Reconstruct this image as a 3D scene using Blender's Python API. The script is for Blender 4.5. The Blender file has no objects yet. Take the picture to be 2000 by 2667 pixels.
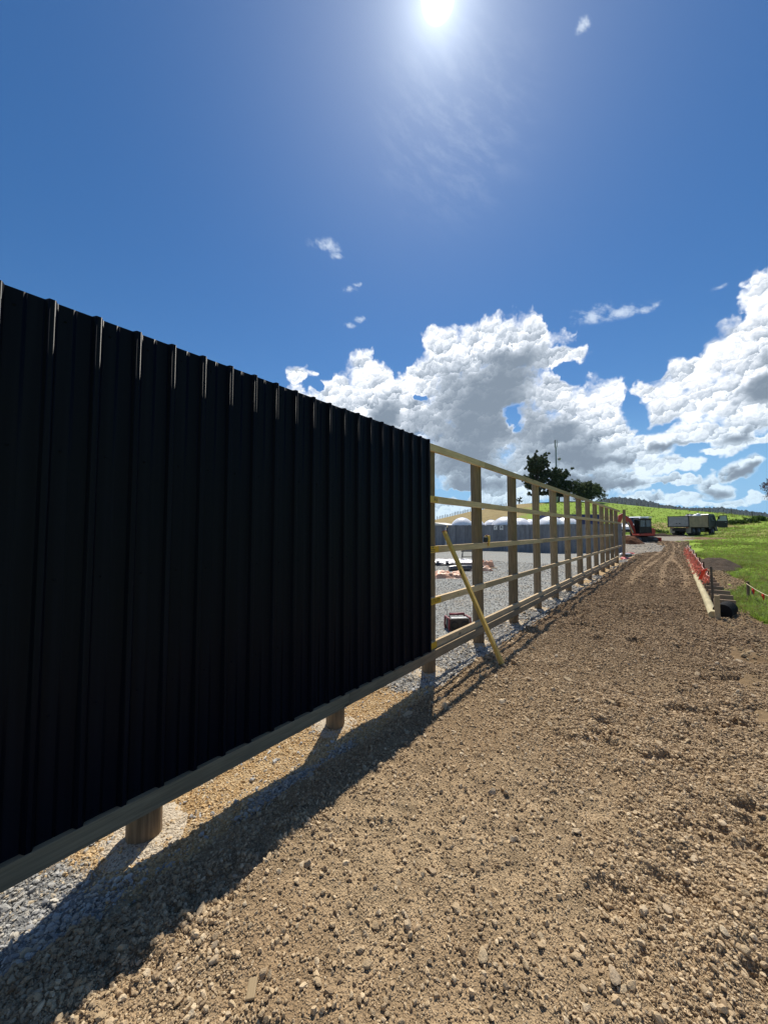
import bpy, bmesh, math, random
import numpy as np
from mathutils import Vector, Matrix, noise as mnoise

scene = bpy.context.scene
col = scene.collection
R = math.radians

# ------------------------------------------------------------------ camera
CAM_H = 1.6
YAW = R(38.167)          # the lens looks 38 degrees to the left of the fence line (+Y)
PITCH = R(2.797)
cam_data = bpy.data.cameras.new('camera')
cam_data.sensor_fit = 'VERTICAL'
cam_data.sensor_height = 36.0
cam_data.lens = 36.0 * 962 / 2667
cam_data.clip_start = 0.02
cam_data.clip_end = 8000
cam = bpy.data.objects.new('camera', cam_data)
cam.location = (0, 0, CAM_H)
cam.rotation_euler = (R(90) + PITCH, 0, YAW)
col.objects.link(cam)
scene.camera = cam

# ------------------------------------------------------------------ sky, sun, exposure
SUN_AZ, SUN_EL = R(-29.3), R(56.7)       # clockwise from +Y
SUN_DIR = Vector((math.sin(SUN_AZ) * math.cos(SUN_EL), math.cos(SUN_AZ) * math.cos(SUN_EL), math.sin(SUN_EL)))
scene.view_settings.view_transform = 'Standard'
scene.view_settings.look = 'None'
scene.view_settings.exposure = 0.26
scene.view_settings.gamma = 1.0
scene.view_settings.use_curve_mapping = False
scene.cycles.use_denoising = True
scene.cycles.max_bounces = 6
scene.cycles.diffuse_bounces = 3
scene.cycles.glossy_bounces = 3
scene.cycles.transparent_max_bounces = 12
scene.cycles.sample_clamp_indirect = 8.0

sun_data = bpy.data.lights.new('sun', 'SUN')
sun_data.energy = 5.0
sun_data.angle = R(0.53)
sun_data.color = (1.0, 0.94, 0.84)
sun = bpy.data.objects.new('sun', sun_data)
sun.rotation_euler = (-SUN_DIR).to_track_quat('-Z', 'Y').to_euler()
sun.location = (0, 0, 60)
col.objects.link(sun)

world = bpy.data.worlds.new('World')
scene.world = world
world.use_nodes = True
NT = world.node_tree
NT.nodes.clear()


class Nodes:
    """short hand for building node trees"""
    def __init__(self, nt):
        self.nt = nt

    def new(self, kind, **props):
        n = self.nt.nodes.new(kind)
        for k, v in props.items():
            setattr(n, k, v)
        return n

    def put(self, sock, v):
        if v is None:
            return
        if hasattr(v, 'is_output'):
            self.nt.links.new(v, sock)
        else:
            if isinstance(v, (tuple, list)) and len(v) == 3 and sock.type == 'RGBA':
                v = (*v, 1.0)
            sock.default_value = v

    def math(self, op, a, b=None, c=None, clamp=False):
        n = self.new('ShaderNodeMath', operation=op, use_clamp=clamp)
        for i, v in enumerate((a, b, c)):
            self.put(n.inputs[i], v)
        return n.outputs[0]

    def vec(self, op, a, b=None, scale=None):
        n = self.new('ShaderNodeVectorMath', operation=op)
        self.put(n.inputs[0], a)
        if b is not None:
            self.put(n.inputs[1], b)
        if scale is not None:
            self.put(n.inputs['Scale'], scale)
        return n.outputs['Value'] if op in ('LENGTH', 'DOT_PRODUCT', 'DISTANCE') else n.outputs['Vector']

    def noise(self, v, scale, detail=4.0, rough=0.55, dist=0.0, lac=2.0, col=False, dim='3D'):
        n = self.new('ShaderNodeTexNoise', noise_dimensions=dim)
        self.put(n.inputs['Vector'], v)
        self.put(n.inputs['Scale'], scale)
        self.put(n.inputs['Detail'], detail)
        self.put(n.inputs['Roughness'], rough)
        self.put(n.inputs['Distortion'], dist)
        self.put(n.inputs['Lacunarity'], lac)
        return n.outputs['Color' if col else 'Fac']

    def voronoi(self, v, scale, detail=0.0, feature='F1', out='Distance', rough=0.5, dim='3D'):
        n = self.new('ShaderNodeTexVoronoi', feature=feature, voronoi_dimensions=dim)
        self.put(n.inputs['Vector'], v)
        self.put(n.inputs['Scale'], scale)
        if 'Detail' in n.inputs:
            self.put(n.inputs['Detail'], detail)
            self.put(n.inputs['Roughness'], rough)
        return n.outputs[out]

    def ramp(self, v, lo, hi, a=0.0, b=1.0, smooth=True):
        n = self.new('ShaderNodeMapRange', interpolation_type='SMOOTHSTEP' if smooth else 'LINEAR')
        for i, x in enumerate((v, lo, hi, a, b)):
            self.put(n.inputs[i], x)
        return n.outputs[0]

    def mix(self, f, a, b, mode='MIX'):
        n = self.new('ShaderNodeMix', data_type='RGBA', blend_type=mode)
        self.put(n.inputs[0], f)
        self.put(n.inputs[6], a)
        self.put(n.inputs[7], b)
        return n.outputs[2]

    def xyz(self, x, y, z):
        n = self.new('ShaderNodeCombineXYZ')
        for i, v in enumerate((x, y, z)):
            self.put(n.inputs[i], v)
        return n.outputs[0]

    def sep(self, v):
        n = self.new('ShaderNodeSeparateXYZ')
        self.put(n.inputs[0], v)
        return n.outputs


# clouds, each a puff at (azimuth, elevation) with its half-widths, all in radians
CUMULUS = [
    (-0.367, 0.446, 0.145, 0.063), (-0.357, 0.486, 0.072, 0.037), (-0.264, 0.447, 0.05, 0.041), (-0.492, 0.462, 0.064, 0.043), (-0.467, 0.421, 0.117, 0.034), (-0.238, 0.404, 0.083, 0.025),
    (-0.171, 0.413, 0.02, 0.018), (-0.408, 0.344, 0.186, 0.101), (-0.37, 0.266, 0.163, 0.085), (-0.48, 0.194, 0.2, 0.075), (-0.222, 0.314, 0.052, 0.052), (-0.703, 0.405, 0.066, 0.046),
    (-0.682, 0.335, 0.1, 0.072), (-0.777, 0.338, 0.088, 0.057), (-0.635, 0.277, 0.156, 0.079), (-0.887, 0.388, 0.03, 0.025), (-0.874, 0.291, 0.091, 0.057), (-0.576, 0.39, 0.065, 0.037),
    (-0.148, 0.277, 0.076, 0.056), (-0.111, 0.211, 0.053, 0.056), (-0.199, 0.222, 0.1, 0.054), (-0.243, 0.171, 0.173, 0.051), (-0.128, 0.148, 0.077, 0.035), (0.154, 0.425, 0.04, 0.043),
    (0.19, 0.355, 0.078, 0.074), (0.101, 0.363, 0.041, 0.037), (0.139, 0.3, 0.087, 0.054), (0.044, 0.33, 0.055, 0.033), (-0.015, 0.3, 0.04, 0.019), (0.031, 0.311, 0.034, 0.033),
    (0.016, 0.256, 0.07, 0.035), (0.069, 0.348, 0.035, 0.035), (0.126, 0.233, 0.073, 0.049), (0.159, 0.294, 0.059, 0.08), (0.063, 0.262, 0.089, 0.037), (0.095, 0.196, 0.061, 0.035),
    (0.151, 0.234, 0.069, 0.041), (0.027, 0.2, 0.069, 0.025), (-0.022, 0.191, 0.047, 0.024), (0.123, 0.169, 0.047, 0.014), (-0.084, 0.112, 0.062, 0.019), (0.063, 0.092, 0.036, 0.028),
    (0.106, 0.121, 0.023, 0.019), (0.136, 0.065, 0.025, 0.012), (0.005, 0.106, 0.038, 0.01), (-0.009, 0.07, 0.085, 0.01), (-0.501, 0.057, 0.091, 0.027), (-0.334, 0.128, 0.084, 0.039),
    (-0.411, 0.061, 0.058, 0.014), (-0.271, 0.087, 0.071, 0.014), (-0.034, 0.139, 0.075, 0.018), (-0.185, 0.097, 0.107, 0.037), (-0.335, 0.079, 0.112, 0.029), (-0.106, 0.102, 0.068, 0.026),
    (0.041, 0.056, 0.042, 0.009), (0.087, 0.057, 0.033, 0.009), (-0.42, 0.136, 0.118, 0.045), (-0.491, 0.021, 0.08, 0.016), (-0.061, 0.171, 0.064, 0.021), (0.068, 0.162, 0.052, 0.011),
]
CLOUD_GAPS = [
    (-0.313, 0.284, 0.041, 0.052), (-0.065, 0.264, 0.039, 0.041), (-0.034, 0.349, 0.041, 0.023), (-0.196, 0.357, 0.034, 0.034), (-0.323, 0.252, 0.022, 0.019), (-0.47, 0.097, 0.06, 0.016),
    (-0.285, 0.054, 0.054, 0.017), (-0.829, 0.369, 0.031, 0.018), (-0.571, 0.348, 0.027, 0.015),
]
CLOUD_CORES = [
    (-0.388, 0.342, 0.165, 0.101), (-0.399, 0.258, 0.184, 0.096), (-0.47, 0.183, 0.209, 0.06), (-0.183, 0.184, 0.107, 0.045), (-0.136, 0.153, 0.07, 0.025), (0.174, 0.315, 0.043, 0.039),
    (0.142, 0.264, 0.056, 0.024), (0.103, 0.183, 0.054, 0.019), (-0.666, 0.297, 0.042, 0.049), (0.065, 0.082, 0.032, 0.015), (-0.077, 0.097, 0.043, 0.01), (-0.019, 0.178, 0.04, 0.01),
    (-0.216, 0.233, 0.06, 0.036), (-0.329, 0.415, 0.094, 0.034), (0.108, 0.113, 0.019, 0.01), (-0.185, 0.102, 0.107, 0.028), (-0.43, 0.122, 0.118, 0.03),
]
WISPS = [
    (-0.151, 0.484, 0.077, 0.024), (-0.084, 0.474, 0.082, 0.017), (-0.034, 0.466, 0.056, 0.011), (-0.827, 0.667, 0.063, 0.019), (-0.795, 0.652, 0.032, 0.013), (-0.757, 0.594, 0.032, 0.011),
    (-0.736, 0.604, 0.017, 0.007), (-0.767, 0.516, 0.027, 0.01), (-0.743, 0.528, 0.025, 0.011), (-0.146, 0.904, 0.028, 0.015), (0.09, 0.46, 0.023, 0.008),
]


def build_sky():
    S = Nodes(NT)
    sky = S.new('ShaderNodeTexSky', sky_type='NISHITA')
    sky.sun_disc = False
    sky.sun_elevation = SUN_EL
    sky.sun_rotation = SUN_AZ
    sky.altitude = 100
    sky.air_density = 1.0
    sky.dust_density = 0.1
    sky.ozone_density = 3.0
    hsv = S.new('ShaderNodeHueSaturation')
    hsv.inputs['Saturation'].default_value = 1.28
    hsv.inputs['Hue'].default_value = 0.503
    S.put(hsv.inputs['Color'], sky.outputs[0])

    d = S.new('ShaderNodeTexCoord').outputs['Generated']
    d = S.vec('NORMALIZE', d)
    x, y, z = S.sep(d)
    az = S.math('ARCTAN2', x, y)
    el = S.math('ARCSINE', z)
    q = S.xyz(az, el, 0.0)
    base = S.vec('SCALE', hsv.outputs[0], scale=SKY_GAIN)
    base = S.mix(S.ramp(el, 0.0, 0.30, 0.90, 0.0), base, (0.20, 0.43, 0.72))   # bluish air low over the land

    def field(q, lst, k=0.12):
        f = None
        for a, e, ra, re in lst:
            v = S.vec('MULTIPLY', S.vec('SUBTRACT', q, (a, e, 0)), (1 / ra, 1 / re, 0))
            m = S.math('SUBTRACT', 1.0, S.vec('LENGTH', v))
            f = m if f is None else S.math('SMOOTH_MAX', f, m, k)
        return f

    # domain warp, then billows
    w = S.vec('SUBTRACT', S.noise(q, 9.0, 2.0, 0.55, col=True, dim='2D'), (0.5, 0.5, 0.5))
    w = S.vec('MULTIPLY', w, (0.085, 0.06, 0))
    w2 = S.vec('SUBTRACT', S.noise(q, 34.0, 2.0, 0.6, col=True, dim='2D'), (0.5, 0.5, 0.5))
    w2 = S.vec('MULTIPLY', w2, (0.03, 0.026, 0))
    qw = S.vec('ADD', S.vec('ADD', q, w), w2)

    def puffs(p, scale):
        """round heads of cloud: distance from the head's middle, and how far its surface turns to the sun"""
        n = S.new('ShaderNodeTexVoronoi', feature='F1', voronoi_dimensions='2D')
        S.put(n.inputs['Vector'], p)
        S.put(n.inputs['Scale'], scale)
        v = S.vec('SCALE', S.vec('SUBTRACT', p, n.outputs['Position']), scale=scale)
        return n.outputs['Distance'], S.vec('DOT_PRODUCT', v, (-0.35, 0.94, 0.0))
    w3 = S.vec('SUBTRACT', S.noise(q, 90.0, 2.0, 0.6, col=True, dim='2D'), (0.5, 0.5, 0.5))
    pq = S.vec('MULTIPLY', S.vec('ADD', S.vec('ADD', q, w2), S.vec('MULTIPLY', w3, (0.016, 0.014, 0))), (1.0, 1.15, 0))
    d1, s1 = puffs(pq, 17.0)
    d2, s2 = puffs(pq, 37.0)
    d3, s3 = puffs(pq, 80.0)
    bumps = S.math('ADD', S.math('MULTIPLY', d1, -0.55), S.math('ADD', S.math('MULTIPLY', d2, -0.34), S.math('MULTIPLY', d3, -0.22)))
    bumps = S.math('ADD', bumps, 0.46)
    turn = S.math('ADD', S.math('MULTIPLY', s1, 0.55), S.math('ADD', S.math('MULTIPLY', s2, 0.50), S.math('MULTIPLY', s3, 0.20)))
    F = S.math('ADD', S.math('MULTIPLY', field(qw, CUMULUS), 1.5), 0.10)
    gap = S.math('MULTIPLY', S.math('MAXIMUM', field(qw, CLOUD_GAPS), 0.0), 1.7)
    # elsewhere, out of view: loose cumulus, its cover widened to whiten the fill light
    front = S.ramp(S.math('ABSOLUTE', S.math('ADD', az, 0.45)), 1.1, 1.35)
    loose = S.math('SUBTRACT', S.noise(S.vec('MULTIPLY', d, (1, 1, 2.2)), 3.2, 5.0, 0.6), 0.53)
    loose = S.math('MULTIPLY', loose, 4.0)
    low = S.ramp(el, 0.60, 1.10, 1.0, 0.0)
    loose = S.math('SUBTRACT', S.math('MULTIPLY', S.math('ADD', loose, 0.6), low), 0.6)
    loose = S.math('SUBTRACT', S.math('MULTIPLY', S.math('ADD', loose, 1.0), front), 1.0)
    F = S.math('MAXIMUM', F, loose)
    F = S.math('SUBTRACT', F, gap)
    frag = S.noise(q, 60.0, 5.0, 0.68, dim='2D')
    big = S.noise(q, 8.0, 4.0, 0.55, dim='2D')
    dens = S.math('ADD', F, S.math('MULTIPLY', bumps, 0.9))
    dens = S.math('ADD', dens, S.math('MULTIPLY', S.math('SUBTRACT', big, 0.5), 0.9))
    dens = S.math('ADD', dens, S.math('MULTIPLY', S.math('SUBTRACT', frag, 0.5), 0.26))
    alpha = S.ramp(dens, -0.14, S.ramp(S.noise(q, 14.0, 2.0, 0.5, dim='2D'), 0.38, 0.65, 0.26, 0.75))
    alpha = S.math('MULTIPLY', alpha, S.ramp(el, -0.02, 0.02))
    core = S.math('MAXIMUM', field(qw, CLOUD_CORES, 0.55), S.math('SUBTRACT', S.math('MULTIPLY', loose, 0.8), 0.15))
    core = S.math('ADD', core, S.math('MULTIPLY', S.math('SUBTRACT', big, 0.5), 1.2))
    inner = S.ramp(core, -0.60, 0.85)
    grey = S.math('ADD', S.math('MULTIPLY', inner, 0.86), S.math('MULTIPLY', S.ramp(dens, 0.15, 0.9), 0.16))
    grey = S.math('SUBTRACT', grey, S.math('MULTIPLY', turn, S.ramp(inner, 0.25, 0.95, 0.90, 0.18)))
    grey = S.math('ADD', grey, S.math('MULTIPLY', S.math('SUBTRACT', frag, 0.5), 0.10))
    grey = S.math('MULTIPLY', grey, S.ramp(dens, -0.02, 0.42, 0.1, 1.0), clamp=True)
    white = S.mix(S.ramp(el, 0.0, 0.30), (0.60, 0.75, 0.86), (0.92, 0.95, 1.0))
    mid = S.mix(S.ramp(el, 0.0, 0.30), (0.42, 0.55, 0.66), (0.50, 0.56, 0.64))
    cloud = S.mix(S.ramp(grey, 0.0, 0.45, smooth=False), white, mid)
    cloud = S.mix(S.ramp(grey, 0.42, 1.0, smooth=False), cloud, (0.200, 0.250, 0.315))

    # thin wisps of cirrus: soft streaks, combed one way
    a_ = R(-24)
    qx = S.math('ADD', S.math('MULTIPLY', az, math.cos(a_)), S.math('MULTIPLY', el, math.sin(a_)))
    qy = S.math('SUBTRACT', S.math('MULTIPLY', el, math.cos(a_)), S.math('MULTIPLY', az, math.sin(a_)))
    qs = S.xyz(S.math('MULTIPLY', qx, 9.0), S.math('MULTIPLY', qy, 34.0), 0.0)
    st = S.noise(qs, 1.0, 7.0, 0.70, dist=0.15, dim='2D')
    puff = S.noise(q, 30.0, 6.0, 0.62, dim='2D')
    qv = S.vec('ADD', q, S.vec('SCALE', w, scale=0.5))
    wm = S.math('MAXIMUM', field(qv, WISPS, 0.1), 0.0)
    wf = S.math('ADD', S.math('SUBTRACT', S.math('ADD', S.math('MULTIPLY', st, 0.8), S.math('MULTIPLY', puff, 0.7)), 0.80), S.math('MULTIPLY', wm, 0.30))
    wa = S.math('MULTIPLY', S.ramp(wf, 0.0, 0.40), 0.60)
    wa = S.math('MULTIPLY', wa, S.ramp(wm, 0.0, 0.55))
    # a veil of very thin high cloud below the sun
    vm = S.math('MAXIMUM', field(qv, [(-0.47, 0.85, 0.30, 0.20)]), 0.0)
    veil = S.math('MULTIPLY', S.ramp(st, 0.40, 0.72), S.math('MULTIPLY', S.ramp(vm, 0.0, 0.8), 0.08))
    wa = S.math('MAXIMUM', wa, veil)

    out = S.mix(wa, base, (0.80, 0.88, 0.96))
    out = S.mix(alpha, out, cloud)
    # the sun and the glow of the air round it
    cosang = S.vec('DOT_PRODUCT', d, tuple(SUN_DIR))
    ang = S.math('ARCCOSINE', S.math('MINIMUM', cosang, 1.0))
    def lobe(a, width):
        return S.math('MULTIPLY', S.math('EXPONENT', S.math('MULTIPLY', S.math('DIVIDE', ang, width), -1.0)), a)
    disc = S.math('MULTIPLY', S.ramp(ang, R(0.5), R(1.6), 1.0, 0.0), 3.0)
    g = S.math('ADD', disc, S.math('ADD', lobe(0.9, R(2.1)), lobe(0.27, R(9.5))))
    gl = S.vec('SCALE', (0.93, 1.0, 1.0), scale=g)
    out = S.vec('ADD', out, gl)
    bg = S.new('ShaderNodeBackground')
    S.put(bg.inputs['Color'], out)
    bg.inputs['Strength'].default_value = 1.0
    wo = S.new('ShaderNodeOutputWorld')
    S.put(wo.inputs['Surface'], bg.outputs[0])
    world.cycles.sampling_method = 'MANUAL'
    world.cycles.sample_map_resolution = 1024


SKY_GAIN = 0.079      # the Sky Texture's strength; clouds are given at picture brightness
build_sky()



# ------------------------------------------------------------------ helpers: placing
FWD = Vector((-math.sin(YAW), math.cos(YAW), 0))
RIGHT = Vector((math.cos(YAW), math.sin(YAW), 0))
FX, FY, SX, SY = FWD.x, FWD.y, RIGHT.x, RIGHT.y
EYE = Vector((0, 0, CAM_H))


def ray(px, py):
    """direction of a point of the 2000 x 2667 photograph"""
    x, y = (px - 1000) / 962, -(py - 1333.5) / 962
    fh = math.cos(PITCH) - y * math.sin(PITCH)
    return RIGHT * x + FWD * fh + Vector((0, 0, math.sin(PITCH) + y * math.cos(PITCH)))


def at(px, py, D):
    """the point D metres ahead of the lens along a direction"""
    r = ray(px, py)
    return EYE + r * (D / r.dot(FWD))


def on_plane_x(px, py, X):
    r = ray(px, py)
    return EYE + r * (X / r.x)


def smooth(x, a=0.0, b=1.0):
    t = np.clip((np.asarray(x, float) - a) / (b - a), 0, 1)
    return t * t * (3 - 2 * t)


# ------------------------------------------------------------------ helpers: noise on arrays
def hash2(ix, iy, seed):
    h = (ix.astype(np.int64) * 374761393 + iy.astype(np.int64) * 668265263 + seed * 974711) & 0xFFFFFFFF
    h = ((h ^ (h >> 13)) * 1274126177) & 0xFFFFFFFF
    h = ((h ^ (h >> 16)) * 2246822519) & 0xFFFFFFFF
    return ((h ^ (h >> 15)) & 0xFFFFFF) / float(0x1000000)


def vnoise(x, y, seed=0):
    ix, iy = np.floor(x), np.floor(y)
    fx, fy = x - ix, y - iy
    u, v = fx * fx * (3 - 2 * fx), fy * fy * (3 - 2 * fy)
    a, b = hash2(ix, iy, seed), hash2(ix + 1, iy, seed)
    c, d = hash2(ix, iy + 1, seed), hash2(ix + 1, iy + 1, seed)
    return a + (b - a) * u + (c - a) * v + (a - b - c + d) * u * v


def fbm(x, y, octaves=4, seed=0, gain=0.5):
    s, amp, tot = 0.0, 1.0, 0.0
    for i in range(octaves):
        s = s + amp * vnoise(x * 2 ** i + 13.7 * i, y * 2 ** i - 7.1 * i, seed + i)
        tot += amp
        amp *= gain
    return s / tot - 0.5


def cells(x, y, seed=0):
    """distance to the nearest feature point, and that cell's random number"""
    ix, iy = np.floor(x), np.floor(y)
    best, who = np.full(x.shape, 9.0), np.zeros(x.shape)
    for dx in (-1, 0, 1):
        for dy in (-1, 0, 1):
            cx, cy = ix + dx, iy + dy
            px, py = cx + hash2(cx, cy, seed), cy + hash2(cx, cy, seed + 1)
            d = np.hypot(px - x, py - y)
            r = hash2(cx, cy, seed + 2)
            m = d < best
            best, who = np.where(m, d, best), np.where(m, r, who)
    return best, who


# ------------------------------------------------------------------ helpers: meshes and objects
class MB:
    """collects simple shapes; build() links them as ONE mesh object"""
    def __init__(self):
        self.v, self.f, self.sm = [], [], []

    def add(self, verts, faces, smooth_=False):
        o = len(self.v)
        self.v += [tuple(p) for p in verts]
        self.f += [tuple(i + o for i in f) for f in faces]
        self.sm += [smooth_] * len(faces)
        return self

    def box(self, c, s, rot=None):
        hx, hy, hz = s[0] / 2, s[1] / 2, s[2] / 2
        c = Vector(c)
        vs = []
        for x, y, z in ((-1, -1, -1), (1, -1, -1), (1, 1, -1), (-1, 1, -1), (-1, -1, 1), (1, -1, 1), (1, 1, 1), (-1, 1, 1)):
            p = Vector((x * hx, y * hy, z * hz))
            vs.append(c + (rot @ p if rot is not None else p))
        return self.hexa(vs)

    def hexa(self, vs):
        return self.add(vs, ((0, 3, 2, 1), (4, 5, 6, 7), (0, 1, 5, 4), (1, 2, 6, 5), (2, 3, 7, 6), (3, 0, 4, 7)))

    def bar(self, p0, p1, w, h, up=(0, 0, 1)):
        """rectangular bar between two points, w across, h along 'up'"""
        p0, p1 = Vector(p0), Vector(p1)
        d = (p1 - p0).normalized()
        s = d.cross(Vector(up))
        s = s.normalized() if s.length > 1e-5 else Vector((1, 0, 0))
        u = s.cross(d).normalized()
        vs = []
        for p in (p0, p1):
            for a, b in ((-1, -1), (1, -1), (1, 1), (-1, 1)):
                vs.append(p + s * (a * w / 2) + u * (b * h / 2))
        return self.add(vs, ((0, 1, 2, 3), (4, 7, 6, 5), (0, 4, 5, 1), (1, 5, 6, 2), (2, 6, 7, 3), (3, 7, 4, 0)))

    def tube(self, pts, r, n=10, caps=True):
        pts = [Vector(p) for p in pts]
        rr = r if isinstance(r, (list, tuple)) else [r] * len(pts)
        rings = []
        for i, p in enumerate(pts):
            d = (pts[min(i + 1, len(pts) - 1)] - pts[max(i - 1, 0)]).normalized()
            a = d.cross(Vector((0, 0, 1)) if abs(d.z) < 0.9 else Vector((1, 0, 0))).normalized()
            b = d.cross(a)
            rings.append([p + (a * math.cos(t) + b * math.sin(t)) * rr[i] for t in (2 * math.pi * k / n for k in range(n))])
        vs = [q for ring in rings for q in ring]
        fs = []
        for i in range(len(pts) - 1):
            for k in range(n):
                fs.append((i * n + k, i * n + (k + 1) % n, (i + 1) * n + (k + 1) % n, (i + 1) * n + k))
        self.add(vs, fs, True)
        if caps:
            self.add(rings[0], (tuple(range(n)),))
            self.add(rings[-1], (tuple(range(n - 1, -1, -1)),))
        return self

    def lathe(self, prof, n=24, c=(0, 0, 0), smooth_=True):
        c = Vector(c)
        vs = [c + Vector((r * math.cos(2 * math.pi * k / n), r * math.sin(2 * math.pi * k / n), z)) for r, z in prof for k in range(n)]
        fs = []
        for i in range(len(prof) - 1):
            for k in range(n):
                fs.append((i * n + k, i * n + (k + 1) % n, (i + 1) * n + (k + 1) % n, (i + 1) * n + k))
        fs.append(tuple(range(n - 1, -1, -1)))
        fs.append(tuple(range((len(prof) - 1) * n, len(prof) * n)))
        return self.add(vs, fs, smooth_)

    def prism(self, poly, y0, y1, M=None):
        """polygon in the x-z plane pushed from y0 to y1"""
        n = len(poly)
        vs = [Vector((x, y0, z)) for x, z in poly] + [Vector((x, y1, z)) for x, z in poly]
        if M is not None:
            vs = [M @ v for v in vs]
        fs = [tuple(range(n)), tuple(range(2 * n - 1, n - 1, -1))]
        fs += [(i, i + n, (i + 1) % n + n, (i + 1) % n) for i in range(n)]
        return self.add(vs, fs)

    def build(self, name, m, parent=None, bevel=0.0, M=None):
        me = bpy.data.meshes.new(name)
        vs = self.v if M is None else [tuple(M @ Vector(v)) for v in self.v]
        me.from_pydata(vs, [], self.f)
        bm = bmesh.new()
        bm.from_mesh(me)
        bmesh.ops.recalc_face_normals(bm, faces=bm.faces)
        bm.to_mesh(me)
        bm.free()
        me.polygons.foreach_set('use_smooth', self.sm)
        me.materials.append(m)
        o = bpy.data.objects.new(name, me)
        col.objects.link(o)
        if parent is not None:
            o.parent = parent
        if bevel:
            b = o.modifiers.new('bevel', 'BEVEL')
            b.width, b.segments, b.limit_method = bevel, 2, 'ANGLE'
        return o


def tag(o, label=None, cat=None, group=None, kind=None):
    for k, v in (('label', label), ('category', cat), ('group', group), ('kind', kind)):
        if v:
            o[k] = v
    return o


def thing(name, label, cat, loc=(0, 0, 0), rz=0.0, group=None):
    o = bpy.data.objects.new(name, None)
    o.empty_display_size = 0.2
    o.location, o.rotation_euler = loc, (0, 0, rz)
    col.objects.link(o)
    return tag(o, label, cat, group)


def grid_object(name, X, Y, Z, m, attrs=None, smooth_=True):
    """one sheet from 2-D coordinate arrays"""
    r, c = X.shape
    me = bpy.data.meshes.new(name)
    co = np.stack([X, Y, Z], -1).reshape(-1, 3).astype(np.float32)
    i = np.arange((r - 1) * (c - 1))
    a = (i // (c - 1)) * c + i % (c - 1)
    q = np.stack([a, a + 1, a + c + 1, a + c], -1).astype(np.int32)
    me.vertices.add(len(co))
    me.vertices.foreach_set('co', co.ravel())
    me.loops.add(q.size)
    me.loops.foreach_set('vertex_index', q.ravel())
    me.polygons.add(len(q))
    me.polygons.foreach_set('loop_start', np.arange(0, q.size, 4, dtype=np.int32))
    me.update(calc_edges=True)
    me.polygons.foreach_set('use_smooth', np.full(len(q), smooth_))
    for k, v in (attrs or {}).items():
        at_ = me.attributes.new(k, 'FLOAT', 'POINT')
        at_.data.foreach_set('value', np.asarray(v, np.float32).ravel())
    me.materials.append(m)
    me.validate()
    o = bpy.data.objects.new(name, me)
    col.objects.link(o)
    return o


# ------------------------------------------------------------------ materials
def material(name):
    m = bpy.data.materials.new(name)
    m.use_nodes = True
    m.node_tree.nodes.clear()
    N = Nodes(m.node_tree)
    out = N.new('ShaderNodeOutputMaterial')
    b = N.new('ShaderNodeBsdfPrincipled')
    N.put(out.inputs[0], b.outputs[0])
    return m, N, b


def bump(N, b, h, strength=0.5, dist=0.01):
    n = N.new('ShaderNodeBump')
    n.inputs['Strength'].default_value = strength
    n.inputs['Distance'].default_value = dist
    N.put(n.inputs['Height'], h)
    N.put(b.inputs['Normal'], n.outputs[0])


def objco(N):
    return N.new('ShaderNodeTexCoord').outputs['Object']


def worldco(N):
    return N.new('ShaderNodeNewGeometry').outputs['Position']


def plain(name, c, rough=0.5, var=0.15, scale=6.0, metal=0.0, spec=0.5, dirt=None, dirt_amt=0.5, bmp=0.0):
    """a paint / plastic / metal with uneven tone and a little grime"""
    m, N, b = material(name)
    p = objco(N)
    n = N.noise(p, scale, 6.0, 0.6)
    lo, hi = tuple(x * (1 - var) for x in c), tuple(min(1, x * (1 + var)) for x in c)
    k = N.mix(N.ramp(n, 0.3, 0.7), lo, hi)
    if dirt:
        k = N.mix(N.math('MULTIPLY', N.ramp(N.noise(p, scale * 0.45, 8.0, 0.68), 0.48, 0.7), dirt_amt), k, dirt)
    N.put(b.inputs['Base Color'], k)
    N.put(b.inputs['Roughness'], N.math('ADD', N.math('MULTIPLY', n, 0.25), rough - 0.12))
    b.inputs['Metallic'].default_value = metal
    b.inputs['Specular IOR Level'].default_value = spec
    if bmp:
        bump(N, b, n, bmp, 0.01)
    return m


def wood(name, c, axis=1, var=0.35, tint=None, knots=True, rough=0.8, grain=38.0, rand=0.3):
    """timber with grain along one axis, knots, and a tone of its own for each piece"""
    m, N, b = material(name)
    p = objco(N)
    rnd = N.new('ShaderNodeObjectInfo').outputs['Random']
    p2 = N.vec('ADD', p, N.xyz(N.math('MULTIPLY', rnd, 37.0), N.math('MULTIPLY', rnd, 91.0), N.math('MULTIPLY', rnd, 53.0)))
    st = [1.0, 1.0, 1.0]
    st[axis] = 0.045
    pg = N.vec('MULTIPLY', p2, tuple(st))
    g = N.noise(pg, grain, 5.0, 0.62, dist=0.8)
    broad = N.noise(p2, 2.2, 3.0, 0.6)
    lo, hi = tuple(x * (1 - var) for x in c), tuple(min(1, x * (1 + var * 0.7)) for x in c)
    k = N.mix(N.ramp(g, 0.3, 0.7), lo, hi)
    k = N.mix(N.ramp(broad, 0.35, 0.72, 0.0, 0.6), k, tint or tuple(x * 0.62 for x in c))
    if knots:
        st2 = [5.0, 5.0, 5.0]
        st2[axis] = 2.2
        kd = N.voronoi(N.vec('MULTIPLY', p2, tuple(st2)), 1.0)
        k = N.mix(N.ramp(kd, 0.05, 0.13, 0.8, 0.0), k, tuple(x * 0.28 for x in c))
    tone = N.math('ADD', N.math('MULTIPLY', rnd, rand), 1.0 - rand / 2)
    k = N.vec('SCALE', k, scale=tone)
    N.put(b.inputs['Base Color'], k)
    b.inputs['Roughness'].default_value = rough
    b.inputs['Specular IOR Level'].default_value = 0.25
    bump(N, b, g, 0.35, 0.004)
    return m


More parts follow.
